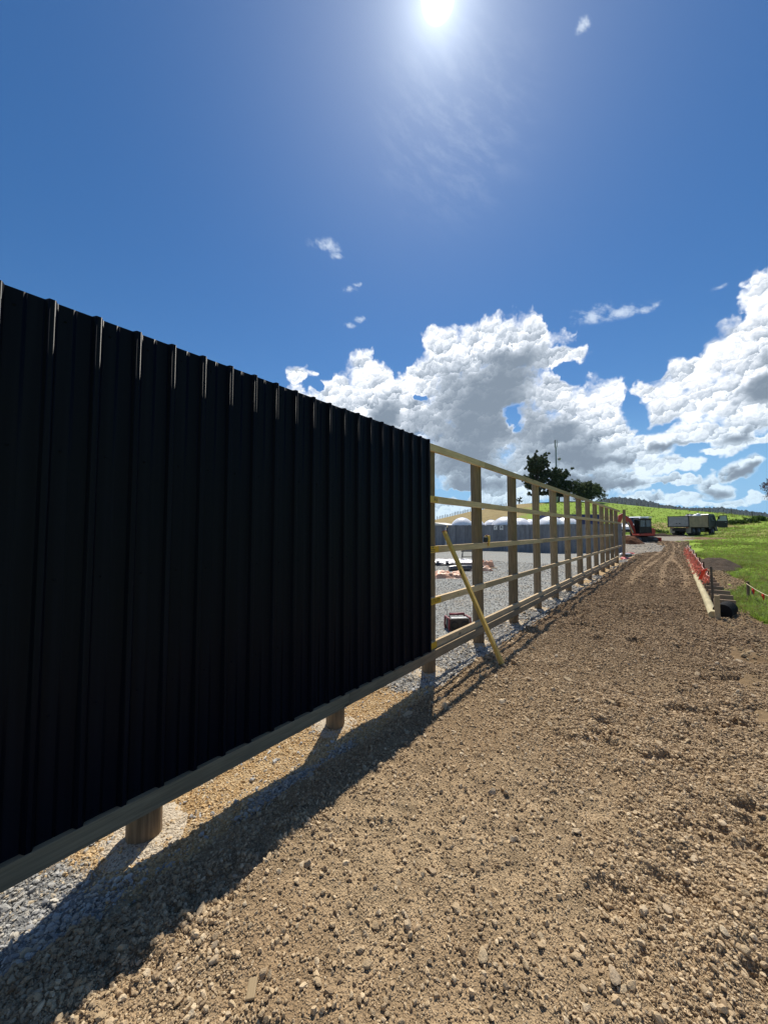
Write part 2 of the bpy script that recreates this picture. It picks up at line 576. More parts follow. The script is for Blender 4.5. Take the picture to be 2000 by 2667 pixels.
# ------------------------------------------------------------------ the lie of the land
_PX = np.array([-1500, 0, 600, 1000, 1135, 1230, 1340, 1400, 1480, 1560, 1700, 1850, 2000, 2300, 3200], float)
_PY = np.array([1376, 1376, 1374, 1368, 1354, 1331, 1315, 1310, 1306, 1308, 1322, 1335, 1350, 1362, 1374], float)
_P = (_PX - 1000) / 962


def _tan_of(py):
    y = -(py - 1333.5) / 962
    return (math.sin(PITCH) + y * math.cos(PITCH)) / (math.cos(PITCH) - y * math.sin(PITCH))


_T = np.array([_tan_of(y) for y in _PY])


def crest_distance(P):
    return 125.0 - 30.0 * smooth(P, 0.65, 1.05)


def land(X, Y):
    """height of the ground without its fine relief"""
    X, Y = np.asarray(X, float), np.asarray(Y, float)
    D = X * FX + Y * FY
    S = X * SX + Y * SY
    P = np.clip(np.where(D > 1.0, S / np.maximum(D, 1.0), np.sign(S) * 3.0), -2.2, 2.2)
    # the yard lies 0.3 m lower than the path
    yard = (1 - smooth(X, -2.55, -1.55)) * (1 - smooth(D, 31, 37) * smooth(P, 0.45, 0.62))
    z = -0.30 * yard
    right = smooth(P, 0.45, 0.64)
    z = z + right * (0.42 * smooth(D, 18, 38) + 0.42 * smooth(D, 36, 52))
    z = z + 1.0 * smooth(P, 0.80, 1.06) * smooth(D, 22, 54)
    # gentle fall of the verge to the right of the path
    z = z - 0.10 * smooth(X, 0.75, 2.0) * (1 - smooth(D, 9, 20))
    Dc = crest_distance(P)
    zc = CAM_H + np.interp(P, _P, _T) * Dc
    D0 = 50 + 9 * right
    w = smooth(D, D0, Dc)
    w = np.where(D < Dc, w * 0.75 + 0.25 * np.clip((D - D0) / (Dc - D0), 0, 1), 1.0)
    z = z * (1 - w) + zc * w
    back = smooth(D, Dc, Dc + 160)
    z = z * (1 - back) + (-2.0) * back
    far = smooth(D, 20, 60)
    z = z + far * (1 - back) * (0.35 * fbm(X * 0.11, Y * 0.11, 3, 5) + 0.16 * fbm(X * 0.45, Y * 0.45, 3, 9)) * (1 - 0.6 * smooth(D, Dc - 30, Dc))
    return z


def ground_at(px, py):
    """where a direction meets the ground"""
    r = ray(px, py)
    t, prev = 0.5, 0.5
    while t < 600:
        p = EYE + r * t
        if p.z < float(land(p.x, p.y)):
            for _ in range(24):
                mid = (prev + t) / 2
                p = EYE + r * mid
                if p.z < float(land(p.x, p.y)):
                    t = mid
                else:
                    prev = mid
            return EYE + r * t
        prev, t = t, t * 1.02 + 0.02
    return EYE + r * 100


def zland(x, y):
    return float(land(x, y))



# ------------------------------------------------------------------ ground materials
def soil_material(name, base, far_dark=True):
    m, N, b = material(name)
    p = worldco(N)
    x, y, z = N.sep(p)
    big = N.noise(p, 0.9, 4.0, 0.6)
    mid = N.noise(p, 7.0, 5.0, 0.65)
    fine = N.noise(p, 70.0, 4.0, 0.7)
    lo = tuple(c * 0.62 for c in base)
    hi = tuple(min(1, c * 1.28) for c in base)
    k = N.mix(N.ramp(mid, 0.3, 0.7), lo, hi)
    k = N.mix(N.ramp(big, 0.38, 0.66, 0.0, 0.65), k, (base[0] * 0.66, base[1] * 0.59, base[2] * 0.54))
    k = N.mix(N.ramp(fine, 0.55, 0.75, 0.0, 0.55), k, (base[0] * 1.45, base[1] * 1.42, base[2] * 1.38))
    k = N.mix(N.ramp(fine, 0.25, 0.42, 0.5, 0.0), k, tuple(c * 0.5 for c in base))
    if far_dark:   # the soil turns darker and browner further along the path
        far_brown = N.ramp(N.math('ADD', y, N.math('MULTIPLY', N.math('SUBTRACT', big, 0.5), 6.0)), 1.2, 8.0, 0.0, 0.85)
        k = N.mix(far_brown, k, (base[0] * 0.50, base[1] * 0.47, base[2] * 0.47))
        # pale wheel marks pressed into the far end
        trk = None
        for x0, amp, kk, ph in TRACKS:
            off = N.math('SUBTRACT', x, N.math('ADD', x0, N.math('MULTIPLY', N.math('SINE', N.math('ADD', N.math('MULTIPLY', y, kk), ph)), amp)))
            t = N.ramp(N.math('ADD', N.math('ABSOLUTE', off), N.math('MULTIPLY', N.math('SUBTRACT', mid, 0.5), 0.25)), 0.03, 0.13, 1.0, 0.0)
            trk = t if trk is None else N.math('MAXIMUM', trk, t)
        trk = N.math('MULTIPLY', trk, N.math('MULTIPLY', N.ramp(y, 10.0, 14.0), N.ramp(big, 0.35, 0.55)))
        k = N.mix(N.math('MULTIPLY', trk, 0.60), k, (base[0] * 0.80, base[1] * 0.76, base[2] * 0.74))
    N.put(b.inputs['Base Color'], k)
    b.inputs['Roughness'].default_value = 0.95
    b.inputs['Specular IOR Level'].default_value = 0.12
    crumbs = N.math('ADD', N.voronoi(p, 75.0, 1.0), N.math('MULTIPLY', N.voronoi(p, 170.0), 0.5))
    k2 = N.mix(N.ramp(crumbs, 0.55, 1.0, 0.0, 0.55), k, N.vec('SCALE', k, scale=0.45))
    N.put(b.inputs['Base Color'], k2)
    h = N.math('SUBTRACT', N.math('MULTIPLY', fine, 0.6), N.math('MULTIPLY', crumbs, 0.9))
    bump(N, b, h, 0.9, 0.011)
    return m


def stone_material(name, tones, rough=0.85, fleck=None, far_brown=False):
    """loose stones and clods, each with its own tone"""
    m, N, b = material(name)
    rnd = N.new('ShaderNodeObjectInfo').outputs['Random']
    cr = N.new('ShaderNodeValToRGB')
    els = cr.color_ramp.elements
    for i, t in enumerate(tones):
        e = els[i] if i < 2 else els.new(i / (len(tones) - 1))
        e.position = i / (len(tones) - 1)
        e.color = (*t, 1)
    N.put(cr.inputs[0], rnd)
    p = objco(N)
    n = N.noise(p, 2.6, 6.0, 0.7)
    k = N.mix(N.ramp(n, 0.35, 0.7, 0.0, 0.5), cr.outputs[0], N.vec('SCALE', cr.outputs[0], scale=0.6))
    if far_brown:  # clods turn darker and browner with distance, like the soil
        y_ = N.sep(worldco(N))[1]
        k = N.mix(N.ramp(y_, 1.2, 8.5, 0.0, 0.82), k, N.vec('MULTIPLY', k, (0.50, 0.45, 0.43)))
    if fleck:
        k = N.mix(N.ramp(N.noise(p, 5.0, 3.0, 0.6), 0.58, 0.7, 0.0, 0.55), k, fleck)
    N.put(b.inputs['Base Color'], k)
    b.inputs['Roughness'].default_value = rough
    b.inputs['Specular IOR Level'].default_value = 0.2
    bump(N, b, n, 0.4, 0.05)
    return m


def verge_material():
    """grey road metal, orange clay and splashes of pale concrete along the foot of the fence"""
    m, N, b = material('verge_mix')
    p = worldco(N)
    fine = N.noise(p, 60.0, 4.0, 0.7)
    mid = N.noise(p, 9.0, 5.0, 0.65)
    zone = N.new('ShaderNodeAttribute', attribute_name='clay').outputs['Fac']
    grey = N.mix(N.ramp(mid, 0.35, 0.65), (0.20, 0.20, 0.195), (0.40, 0.395, 0.37))
    clay = N.mix(N.ramp(mid, 0.35, 0.65), (0.56, 0.36, 0.16), (0.76, 0.57, 0.33))
    k = N.mix(zone, grey, clay)
    k = N.mix(N.ramp(fine, 0.58, 0.72, 0.0, 0.5), k, (0.52, 0.46, 0.38))
    k = N.mix(N.ramp(fine, 0.26, 0.42, 0.6, 0.0), k, (0.08, 0.065, 0.05))
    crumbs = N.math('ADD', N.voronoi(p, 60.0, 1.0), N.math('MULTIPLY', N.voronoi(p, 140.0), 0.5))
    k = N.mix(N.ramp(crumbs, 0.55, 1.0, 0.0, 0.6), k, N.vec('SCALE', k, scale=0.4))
    N.put(b.inputs['Base Color'], k)
    b.inputs['Roughness'].default_value = 0.92
    b.inputs['Specular IOR Level'].default_value = 0.15
    bump(N, b, N.math('SUBTRACT', N.math('ADD', fine, mid), crumbs), 0.9, 0.014)
    return m


def gravel_material(name, a, c):
    m, N, b = material(name)
    p = worldco(N)
    v = N.voronoi(p, 22.0, out='Color')
    d = N.voronoi(p, 22.0)
    n = N.noise(p, 1.2, 5.0, 0.6)
    f = N.noise(p, 30.0, 5.0, 0.75)
    k = N.mix(N.sep(v)[0], a, c)
    k = N.mix(N.ramp(f, 0.3, 0.7), N.vec('SCALE', k, scale=0.65), N.vec('SCALE', k, scale=1.25))
    k = N.mix(N.ramp(n, 0.45, 0.7, 0.0, 0.45), k, (0.30, 0.25, 0.19))
    N.put(b.inputs['Base Color'], k)
    b.inputs['Roughness'].default_value = 0.9
    b.inputs['Specular IOR Level'].default_value = 0.2
    bump(N, b, N.math('SUBTRACT', f, d), 0.8, 0.03)
    return m


def field_material():
    """rough pasture: fresh green on the right, dry and brown towards the left-hand hill"""
    m, N, b = material('pasture')
    p = worldco(N)
    dry = N.new('ShaderNodeAttribute', attribute_name='dry').outputs['Fac']
    n1 = N.noise(p, 0.05, 5.0, 0.62)
    n2 = N.noise(p, 0.5, 6.0, 0.68)
    n3 = N.noise(N.vec('MULTIPLY', p, (1.0, 1.0, 3.0)), 5.0, 5.0, 0.7)
    g = N.mix(N.ramp(n2, 0.32, 0.68), (0.165, 0.255, 0.026), (0.265, 0.375, 0.040))
    g = N.mix(N.ramp(n3, 0.35, 0.7, 0.0, 0.6), g, (0.135, 0.215, 0.024))
    br = N.mix(N.ramp(n2, 0.3, 0.7), (0.23, 0.170, 0.070), (0.34, 0.26, 0.115))
    br = N.mix(N.ramp(n3, 0.35, 0.7, 0.0, 0.5), br, (0.150, 0.125, 0.05))
    f = N.math('ADD', dry, N.math('MULTIPLY', N.math('SUBTRACT', n1, 0.5), 1.6))
    f = N.math('ADD', f, N.math('MULTIPLY', N.math('SUBTRACT', n2, 0.5), 1.25))
    k = N.mix(N.ramp(f, 0.34, 0.66), g, br)
    N.put(b.inputs['Base Color'], k)
    b.inputs['Roughness'].default_value = 0.9
    b.inputs['Specular IOR Level'].default_value = 0.15
    bump(N, b, N.math('ADD', n3, N.math('MULTIPLY', n2, 2.0)), 0.6, 0.12)
    return m


TRACKS = [(-1.05, 0.22, 0.22, 0.4), (-0.80, 0.30, 0.17, 2.2), (-0.25, 0.18, 0.20, 1.0), (0.0, 0.25, 0.26, 3.6)]   # wheel marks along the path


def wheel_marks(x, y):
    m = np.zeros(np.shape(x))
    for x0, amp, kk, ph in TRACKS:
        m = np.maximum(m, 1 - smooth(np.abs(x - (x0 + amp * np.sin(y * kk + ph))), 0.05, 0.15))
    return m * smooth(y, 10, 14)


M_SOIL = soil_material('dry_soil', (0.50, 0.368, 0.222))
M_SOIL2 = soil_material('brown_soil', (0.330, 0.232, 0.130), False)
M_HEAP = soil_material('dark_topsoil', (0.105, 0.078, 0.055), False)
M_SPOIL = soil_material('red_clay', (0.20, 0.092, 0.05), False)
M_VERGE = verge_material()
M_YARD = gravel_material('grey_road_metal', (0.17, 0.178, 0.17), (0.37, 0.375, 0.35))
M_TRACK = gravel_material('muddy_road_metal', (0.16, 0.135, 0.105), (0.36, 0.325, 0.27))
M_FIELD = field_material()
M_CLOD = stone_material('soil_clod', [(0.39, 0.282, 0.165), (0.62, 0.465, 0.285), (0.50, 0.366, 0.22), (0.74, 0.585, 0.385), (0.55, 0.40, 0.24), (0.30, 0.21, 0.125), (0.67, 0.515, 0.32)], 0.95, None, True)
M_STONE = stone_material('field_stone', [(0.40, 0.29, 0.17), (0.52, 0.40, 0.25), (0.45, 0.335, 0.205), (0.60, 0.48, 0.33), (0.36, 0.26, 0.16)], 0.9, (0.28, 0.19, 0.11))
M_CHIP = stone_material('road_metal_chip', [(0.27, 0.27, 0.265), (0.50, 0.49, 0.46), (0.36, 0.355, 0.34), (0.64, 0.62, 0.56), (0.56, 0.45, 0.30), (0.42, 0.415, 0.395), (0.54, 0.48, 0.38)], 0.8, (0.42, 0.31, 0.19))


# ------------------------------------------------------------------ relief
def relief_path(X, Y):
    loose = smooth(fbm(X * 1.1, Y * 0.55, 3, 21) + 0.5, 0.40, 0.62)
    z = 0.085 * fbm(X * 0.9, Y * 0.9, 3, 31) + 0.060 * fbm(X * 3.1, Y * 3.1, 3, 41) * (0.35 + loose)
    z = z - 0.040 * smooth(fbm(X * 4.2, Y * 4.2, 4, 45), 0.07, 0.22) * (0.3 + loose)
    d, w = cells(X / 0.19 + 0.6 * fbm(X * 5, Y * 5, 2, 6), Y / 0.19, 47)
    z = z + 0.030 * w * np.clip(1 - d * 1.6, 0, 1) * loose
    d, w = cells(X / 0.085 + fbm(X * 9, Y * 9, 2, 3), Y / 0.085, 51)
    z = z + 0.020 * w * np.clip(1 - d * 1.5, 0, 1) * (0.25 + loose)
    d, w = cells(X / 0.038 + 0.5 * fbm(X * 20, Y * 20, 2, 4), Y / 0.038, 61)
    z = z + 0.013 * w * np.clip(1.1 - d * 1.4, 0, 1) * (0.5 + 0.5 * loose)
    return z + 0.008 * fbm(X * 30, Y * 30, 2, 71)


def relief_verge(X, Y):
    z = 0.10 * fbm(X * 1.6, Y * 1.6, 3, 81) + 0.055 * fbm(X * 6, Y * 6, 3, 91)
    d, w = cells(X / 0.07 + fbm(X * 9, Y * 9, 2, 3), Y / 0.07, 95)
    return z + 0.022 * w * np.clip(1 - d * 1.4, 0, 1) + 0.008 * fbm(X * 30, Y * 30, 2, 99)


def path_bounds(Y):
    left = -2.26 + 0.24 * fbm(Y * 1.3, Y * 0 + 3.0, 3, 12) + 1.5 * smooth(Y, 28, 33) * (1 - smooth(Y, 38, 46)) + 0.5 * fbm(Y * 0.5, Y * 0 + 9.0, 3, 13) * smooth(Y, 27, 30)
    right = np.where(Y < 9.0, 1.35, 0.60 + 0.75 * smooth(9.4 - Y, 0.0, 0.4)) + 1.1 * smooth(Y, 36, 60)
    return left, right


def path_height(X, Y):
    l, r = path_bounds(Y)
    e = smooth(X - l, -0.16, 0.12) * smooth(r - X, -0.06, 0.10)
    bank = np.exp(-((X + 1.88) / 0.26) ** 2) * (0.01 + 0.06 * vnoise(X * 3.0, Y * 2.2, 7) ** 2 + 0.035 * fbm(X * 9, Y * 9, 3, 8)) * smooth(Y, 2.6, 4.2)
    return land(X, Y) + 0.012 + bank + relief_path(X, Y) * (0.35 + 0.65 * e) - 0.22 * (1 - e)


def verge_height(X, Y):
    e = smooth(X, -3.5, -3.1) * smooth(-1.92 - X, 0, 0.22)
    return land(X, Y) + relief_verge(X, Y) * 0.8 * (1 - 0.55 * smooth(-X, 2.35, 2.6)) - 0.25 * (1 - e)


_BY = np.array([-5, 2, 7, 9, 10, 11.3, 12.5, 13.6, 16, 20, 22, 24, 29, 33, 60.0])
_BX = np.array([2.6, 2.4, 1.75, 1.25, 1.0, 0.74, 0.88, 1.35, 1.75, 1.5, 2.0, 1.55, 0.85, 0.5, 0.3])


def bare_right(X, Y):
    """1 where the ground to the right of the path is bare"""
    edge = np.interp(Y, _BY, _BX) + 0.5 * fbm(X * 1.4, Y * 0.9, 3, 17) + 0.3 * fbm(X * 7, Y * 7, 2, 19)
    return smooth(edge - X, -0.08, 0.10)


def soil_right_height(X, Y):
    e = bare_right(X, Y) * smooth(X, 0.40, 0.55)
    return land(X, Y) + 0.01 + 0.6 * relief_path(X + 40, Y) - 0.14 * (1 - e)


def rows(y0, y1, step):
    return np.linspace(y0, y1, int(round((y1 - y0) / step)) + 1)


def clay(x, y):
    """1 where orange clay shows along the fence, 0 where road metal lies"""
    return smooth(fbm(x * 1.5, y * 0.95, 3, 63) + 0.5 + 0.12 * fbm(x * 12, y * 12, 2, 64), 0.42, 0.58)


def sheet(name, xs, ys, fn, m):
    X, Y = np.meshgrid(xs, ys)
    return grid_object(name, X, Y, fn(X, Y), m, {'clay': clay(X, Y)} if fn is verge_height else None)


def joined_sheets(name, pieces, m):
    """strips of different fineness, joined into one ground sheet"""
    obs = [sheet(name, xs, ys, fn, m) for xs, ys, fn in pieces]
    bm = bmesh.new()
    for o in obs:
        bm.from_mesh(o.data)
    for f in bm.faces:
        f.smooth = True
    me = bpy.data.meshes.new(name)
    bm.to_mesh(me)
    bm.free()
    me.materials.append(m)
    for o in obs:
        old = o.data
        bpy.data.objects.remove(o)
        bpy.data.meshes.remove(old)
    o = bpy.data.objects.new(name, me)
    col.objects.link(o)
    o['kind'] = 'structure'
    return o


# ------------------------------------------------------------------ ground sheets
def polar_field():
    ang = np.concatenate([np.linspace(-180, -62, 40)[:-1], np.linspace(-62, 62, 330), np.linspace(62, 180, 40)[1:]])
    rad = np.concatenate([np.geomspace(0.6, 20, 60)[:-1], np.geomspace(20, 160, 150)[:-1], np.geomspace(160, 2050, 24)])
    A, Q = np.meshgrid(np.radians(ang), rad)
    D, S = Q * np.cos(A), Q * np.sin(A)
    X, Y = D * FX + S * SX, D * FY + S * SY
    Z = land(X, Y)
    under = smooth(X, -3.4, -3.0) * smooth(1.0 - X, -0.2, 0.2) * (1 - smooth(Y, 44, 50)) * (1 - smooth(-Y, 6, 8))
    Z = Z - 0.30 * np.maximum(under, (X < -3.0) * (X > -45) * (Y < 33.5) * (Y > -8) * 1.0)
    Z = Z + 0.02 * fbm(X * 3, Y * 3, 3, 77) * smooth(Q, 3, 8)
    P = np.where(D > 1, S / np.maximum(D, 1), 2.0)
    dry = 1.0 - smooth(P, 0.30, 0.52)
    # a browner band half way up the right-hand slope
    t = (D - 58) / np.maximum(crest_distance(P) - 58, 1)
    dry = np.maximum(dry, 0.62 * np.exp(-((t - 0.30 - 0.1 * np.sin(P * 14)) / 0.16) ** 2) * smooth(P, 0.42, 0.6) * (1 - smooth(P, 0.95, 1.1)))
    dry = dry + 0.16 * smooth(D, 6, 14) * (1 - smooth(D, 50, 60)) + 0.32 * smooth(D, 20, 50) * (1 - smooth(D, 50, 58)) * smooth(P, 0.8, 0.9)
    o = grid_object('grass_field', X, Y, Z, M_FIELD, {'dry': dry})
    o['kind'] = 'structure'
    return o


FIELD = polar_field()
PATH = joined_sheets('dirt_path', [
    (rows(-2.35, 1.50, 0.0125), rows(-1.6, 4.6, 0.0125), path_height),
    (rows(-2.35, 1.50, 0.024), rows(4.58, 12.0, 0.024), path_height),
    (rows(-2.35, 1.80, 0.06), rows(11.95, 48.0, 0.08), path_height)], M_SOIL)
VERGE = joined_sheets('fence_verge', [
    (rows(-3.55, -1.2, 0.018), rows(-1.6, 7.0, 0.018), verge_height),
    (rows(-3.55, -1.2, 0.04), rows(6.97, 29.0, 0.045), verge_height)], M_VERGE)


def yard_height(X, Y):
    e = smooth(-2.9 - X, 0, 0.3) * smooth(33.6 - Y, 0, 0.4)
    return land(X, Y) + 0.02 + 0.03 * fbm(X * 1.5, Y * 1.5, 4, 15) + 0.02 * fbm(X * 9, Y * 9, 3, 16) - 0.2 * (1 - e)


YARD = joined_sheets('gravel_yard', [
    (rows(-9.0, -2.85, 0.06), rows(-6.0, 18.0, 0.06), yard_height),
    (np.concatenate([rows(-46.0, -9.0, 0.5), rows(-8.8, -2.85, 0.15)]), rows(17.9, 33.9, 0.12), yard_height),
    (np.concatenate([rows(-46.0, -9.0, 0.5)]), rows(-6.0, 18.0, 0.5), yard_height)], M_YARD)
SOIL_RIGHT = joined_sheets('bare_soil', [
    (rows(0.38, 3.0, 0.03), rows(1.0, 16.0, 0.03), soil_right_height),
    (rows(0.38, 3.2, 0.06), rows(15.95, 36.0, 0.06), soil_right_height)], M_SOIL2)


def track_height(X, Y):
    D, S = X * FX + Y * FY, X * SX + Y * SY
    P = S / np.maximum(D, 1)
    n = fbm(X * 0.6, Y * 0.6, 4, 23)
    e = smooth(P - 0.60, 0, 0.02) * smooth(0.845 + 0.12 * n - P, 0, 0.02) * smooth(D + 6 * n, 24.0, 25.5) * smooth(51.5 + 2 * n - D, 0, 1.0)
    soil = smooth(P + 0.25 * n, 0.69, 0.74) * (1 - smooth(D + 8 * n, 38, 41))
    return land(X, Y) + 0.05 + 0.05 * fbm(X * 2, Y * 2, 4, 25) + 0.05 * fbm(X * 8, Y * 8, 3, 26) - 0.4 * (1 - e) - 0.14 * soil


TRACK = joined_sheets('gravel_track', [(rows(-7.5, 4.5, 0.10), rows(26.0, 68.0, 0.14), track_height)], M_TRACK)


def drive_height(X, Y):
    """the worn farm drive that comes in from the right behind the truck"""
    D, S = X * FX + Y * FY, X * SX + Y * SY
    P = S / np.maximum(D, 1)
    line = 60.0 + 2.0 * (P - 0.9)
    e = np.exp(-((D - line) / 1.5) ** 4) * smooth(P, 0.86, 0.90)
    return land(X, Y) + 0.06 + 0.03 * fbm(X * 2, Y * 2, 3, 27) - 0.4 * (1 - smooth(e, 0.3, 0.6))


DRIVE = joined_sheets('farm_drive', [(rows(0.0, 34.0, 0.25), rows(70.0, 104.0, 0.25), drive_height)], gravel_material('worn_grass', (0.17, 0.19, 0.075), (0.30, 0.30, 0.15)))


def heap(name, px, py, D, sx, sy, h, m, seed, kind='structure', rz=0.0):
    c = at(px, py, D)
    t = rows(-1, 1, 0.05)
    U, V = np.meshgrid(t, t)
    r = np.hypot(U, V)
    Z = h * np.clip(1 - r ** 1.7, 0, 1) * (0.75 + 0.9 * (fbm(U * 2 + seed, V * 2, 3, seed) + 0.2)) + 0.12 * h * fbm(U * 9, V * 9, 3, seed + 1) - 0.06
    ca, sa = math.cos(rz), math.sin(rz)
    X, Y = c.x + (U * ca * sx - V * sa * sy), c.y + (U * sa * sx + V * ca * sy)
    o = grid_object(name, X, Y, land(X, Y) + np.where(r < 1.0, Z, -0.3), m)
    o['kind'] = kind
    return o


def long_heap():
    t = rows(-1, 1, 0.04)
    U, V = np.meshgrid(t, t)
    r = np.hypot(U, V)
    X, Y = 1.38 + U * 0.95 + 0.2 * V, 22.9 + V * 3.4
    Z = 0.24 * np.clip(1 - r ** 2, 0, 1) * (0.7 + 1.1 * (fbm(U * 3, V * 3, 3, 4) + 0.3)) + 0.04 * fbm(X * 8, Y * 8, 3, 2)
    o = grid_object('topsoil_heap', X, Y, land(X, Y) + np.where(r < 1, Z, -0.3), M_HEAP)
    o['kind'] = 'structure'


long_heap()
heap('clay_heap', 1638, 1412, 35.0, 1.3, 1.0, 0.85, M_SPOIL, 3)
heap('soil_bank', 1720, 1401, 46.5, 3.8, 0.7, 0.42, M_HEAP, 5, rz=YAW)
heap('soil_bank', 1815, 1407, 41.0, 1.9, 1.5, 0.30, M_SOIL2, 8)
heap('soil_bank', 1858, 1412, 39.0, 1.5, 1.0, 0.24, M_SOIL2, 9)


# ------------------------------------------------------------------ loose stones and clods
def lump_mesh(name, seed, m, sub=2, flat=0.8, facets=0.5, stretch=1.0):
    rnd = random.Random(seed)
    bm = bmesh.new()
    bmesh.ops.create_icosphere(bm, subdivisions=sub, radius=1.0)
    off = Vector((rnd.uniform(0, 90), rnd.uniform(0, 90), rnd.uniform(0, 90)))
    cuts = [(Vector((rnd.gauss(0, 1), rnd.gauss(0, 1), rnd.gauss(0, 1))).normalized(), rnd.uniform(0.42, 0.74)) for _ in range(13)]
    for v in bm.verts:
        p = v.co.copy()
        p *= 1 + 0.42 * mnoise.noise(p * 1.1 + off) + 0.16 * mnoise.noise(p * 2.9 + off)
        for n, d in cuts:
            s = p.dot(n) - d
            if s > 0:
                p -= n * s * facets
        v.co = Vector((p.x * stretch, p.y, p.z * flat))
    for f in bm.faces:
        f.smooth = facets < 0.6
    me = bpy.data.meshes.new(name)
    bm.to_mesh(me)
    bm.free()
    me.materials.append(m)
    return me


def lump_set(name, m, n, **kw):
    c = bpy.data.collections.new(name)
    for i in range(n):
        c.objects.link(bpy.data.objects.new(name, lump_mesh(name, 100 + i * 7, m, stretch=1 + 0.12 * (i % 5), **kw)))
    return c


def scatter(name, P, rot, scl, idx, protos):
    """one object: many small lumps set on points (geometry nodes)"""
    me = bpy.data.meshes.new(name)
    me.vertices.add(len(P))
    me.vertices.foreach_set('co', np.asarray(P, np.float32).ravel())
    for k, kind, v in (('rot', 'FLOAT_VECTOR', rot), ('scl', 'FLOAT_VECTOR', scl)):
        me.attributes.new(k, kind, 'POINT').data.foreach_set('vector', np.asarray(v, np.float32).ravel())
    me.attributes.new('pick', 'INT', 'POINT').data.foreach_set('value', np.asarray(idx, np.int32))
    o = bpy.data.objects.new(name, me)
    col.objects.link(o)
    g = bpy.data.node_groups.new(name, 'GeometryNodeTree')
    g.interface.new_socket('Geometry', in_out='INPUT', socket_type='NodeSocketGeometry')
    g.interface.new_socket('Geometry', in_out='OUTPUT', socket_type='NodeSocketGeometry')
    L = g.links.new
    gi, go = g.nodes.new('NodeGroupInput'), g.nodes.new('NodeGroupOutput')
    ip = g.nodes.new('GeometryNodeInstanceOnPoints')
    ci = g.nodes.new('GeometryNodeCollectionInfo')
    ci.inputs['Collection'].default_value = protos
    ci.inputs['Separate Children'].default_value = True
    ip.inputs['Pick Instance'].default_value = True

    def attr(kind, nm):
        a = g.nodes.new('GeometryNodeInputNamedAttribute')
        a.data_type = kind
        a.inputs['Name'].default_value = nm
        return a.outputs['Attribute']
    L(gi.outputs[0], ip.inputs['Points'])
    L(ci.outputs[0], ip.inputs['Instance'])
    L(attr('INT', 'pick'), ip.inputs['Instance Index'])
    L(attr('FLOAT_VECTOR', 'rot'), ip.inputs['Rotation'])
    L(attr('FLOAT_VECTOR', 'scl'), ip.inputs['Scale'])
    L(ip.outputs[0], go.inputs[0])
    md = o.modifiers.new('scatter', 'NODES')
    md.node_group = g
    o['kind'] = 'stuff'
    return o


RNG = np.random.default_rng(11)


def power_sizes(n, lo, hi, k=2.6):
    u = RNG.random(n)
    a, b = lo ** (1 - k), hi ** (1 - k)
    return (a + u * (b - a)) ** (1 / (1 - k))


def strew(name, zones, hfn, protos, nproto, keep=None, sink=0.3, k=2.6):
    P, S = [], []
    for x0, x1, y0, y1, n, lo, hi in zones:
        x, y = RNG.uniform(x0, x1, n), RNG.uniform(y0, y1, n)
        r = power_sizes(n, lo, hi, k)
        D, Sd = x * FX + y * FY, x * SX + y * SY
        m = (D > 0.5) & (np.abs(Sd) < 1.25 * D + 0.8)
        if keep is not None:
            m &= RNG.random(n) < keep(x, y)
        x, y, r = x[m], y[m], r[m]
        P.append(np.stack([x, y, hfn(x, y) + r * sink], -1))
        S.append(r)
    P, S = np.concatenate(P), np.concatenate(S)
    n = len(S)
    rot = RNG.uniform(0, 6.283, (n, 3))
    rot[:, :2] = RNG.normal(0, 0.5, (n, 2))
    scl = S[:, None] * RNG.uniform(0.75, 1.25, (n, 3))
    return scatter(name, P, rot, scl, RNG.integers(0, nproto, n), protos)


def loose_keep(x, y):
    return (0.26 + 0.74 * smooth(fbm(x * 1.1, y * 0.55, 3, 21) + 0.5 + 0.45 * fbm(x * 5, y * 5, 3, 33), 0.36, 0.66)) * (1 - 0.85 * wheel_marks(x, y))


CLODS = lump_set('clod', M_CLOD, 12, sub=2, flat=0.9, facets=1.0)
CHIPS = lump_set('chip', M_CHIP, 8, sub=2, flat=0.62, facets=0.9)
strew('soil_clods', [(-2.4, 1.3, -0.3, 3.2, 420000, 0.0023, 0.016), (-2.2, 1.2, 3.2, 6.5, 250000, 0.0036, 0.017), (-2.1, 1.3, 6.5, 13.0, 90000, 0.0066, 0.024), (-2.0, 0.6, 13.0, 27.0, 30000, 0.012, 0.034), (-2.0, 1.2, 27.0, 48.0, 22000, 0.02, 0.06)],
      path_height, CLODS, 12, loose_keep, sink=0.45, k=3.0)
strew('bank_clods', [(-2.3, -1.55, 2.8, 14.0, 700, 0.014, 0.040), (-2.2, -1.55, 14.0, 27.0, 400, 0.02, 0.05)], path_height, CLODS, 12, k=2.4)
strew('bare_soil_clods', [(0.6, 2.4, 4.0, 16.0, 9000, 0.008, 0.03), (0.6, 2.2, 16.0, 28.0, 3000, 0.015, 0.05)], soil_right_height, lump_set('dry_clod', stone_material('dry_clod', [(0.26, 0.18, 0.10), (0.40, 0.29, 0.17), (0.32, 0.23, 0.13), (0.48, 0.37, 0.22)], 0.95), 8, sub=2, flat=0.9, facets=1.0), 8, bare_right)
strew('gravel_chips', [(-3.3, -2.0, 0.0, 3.4, 22000, 0.004, 0.022), (-3.3, -1.95, 3.4, 8.0, 20000, 0.006, 0.032), (-3.3, -1.8, 8.0, 27.0, 9000, 0.012, 0.05)],
      verge_height, CHIPS, 8, lambda x, y: 1 - 0.9 * clay(x, y), sink=0.4)
M_CRUMB = stone_material('clay_crumb', [(0.54, 0.34, 0.15), (0.74, 0.54, 0.30), (0.64, 0.43, 0.21), (0.82, 0.68, 0.46)], 0.95)
CRUMBS = lump_set('crumb', M_CRUMB, 6, sub=2, flat=0.85, facets=0.9)
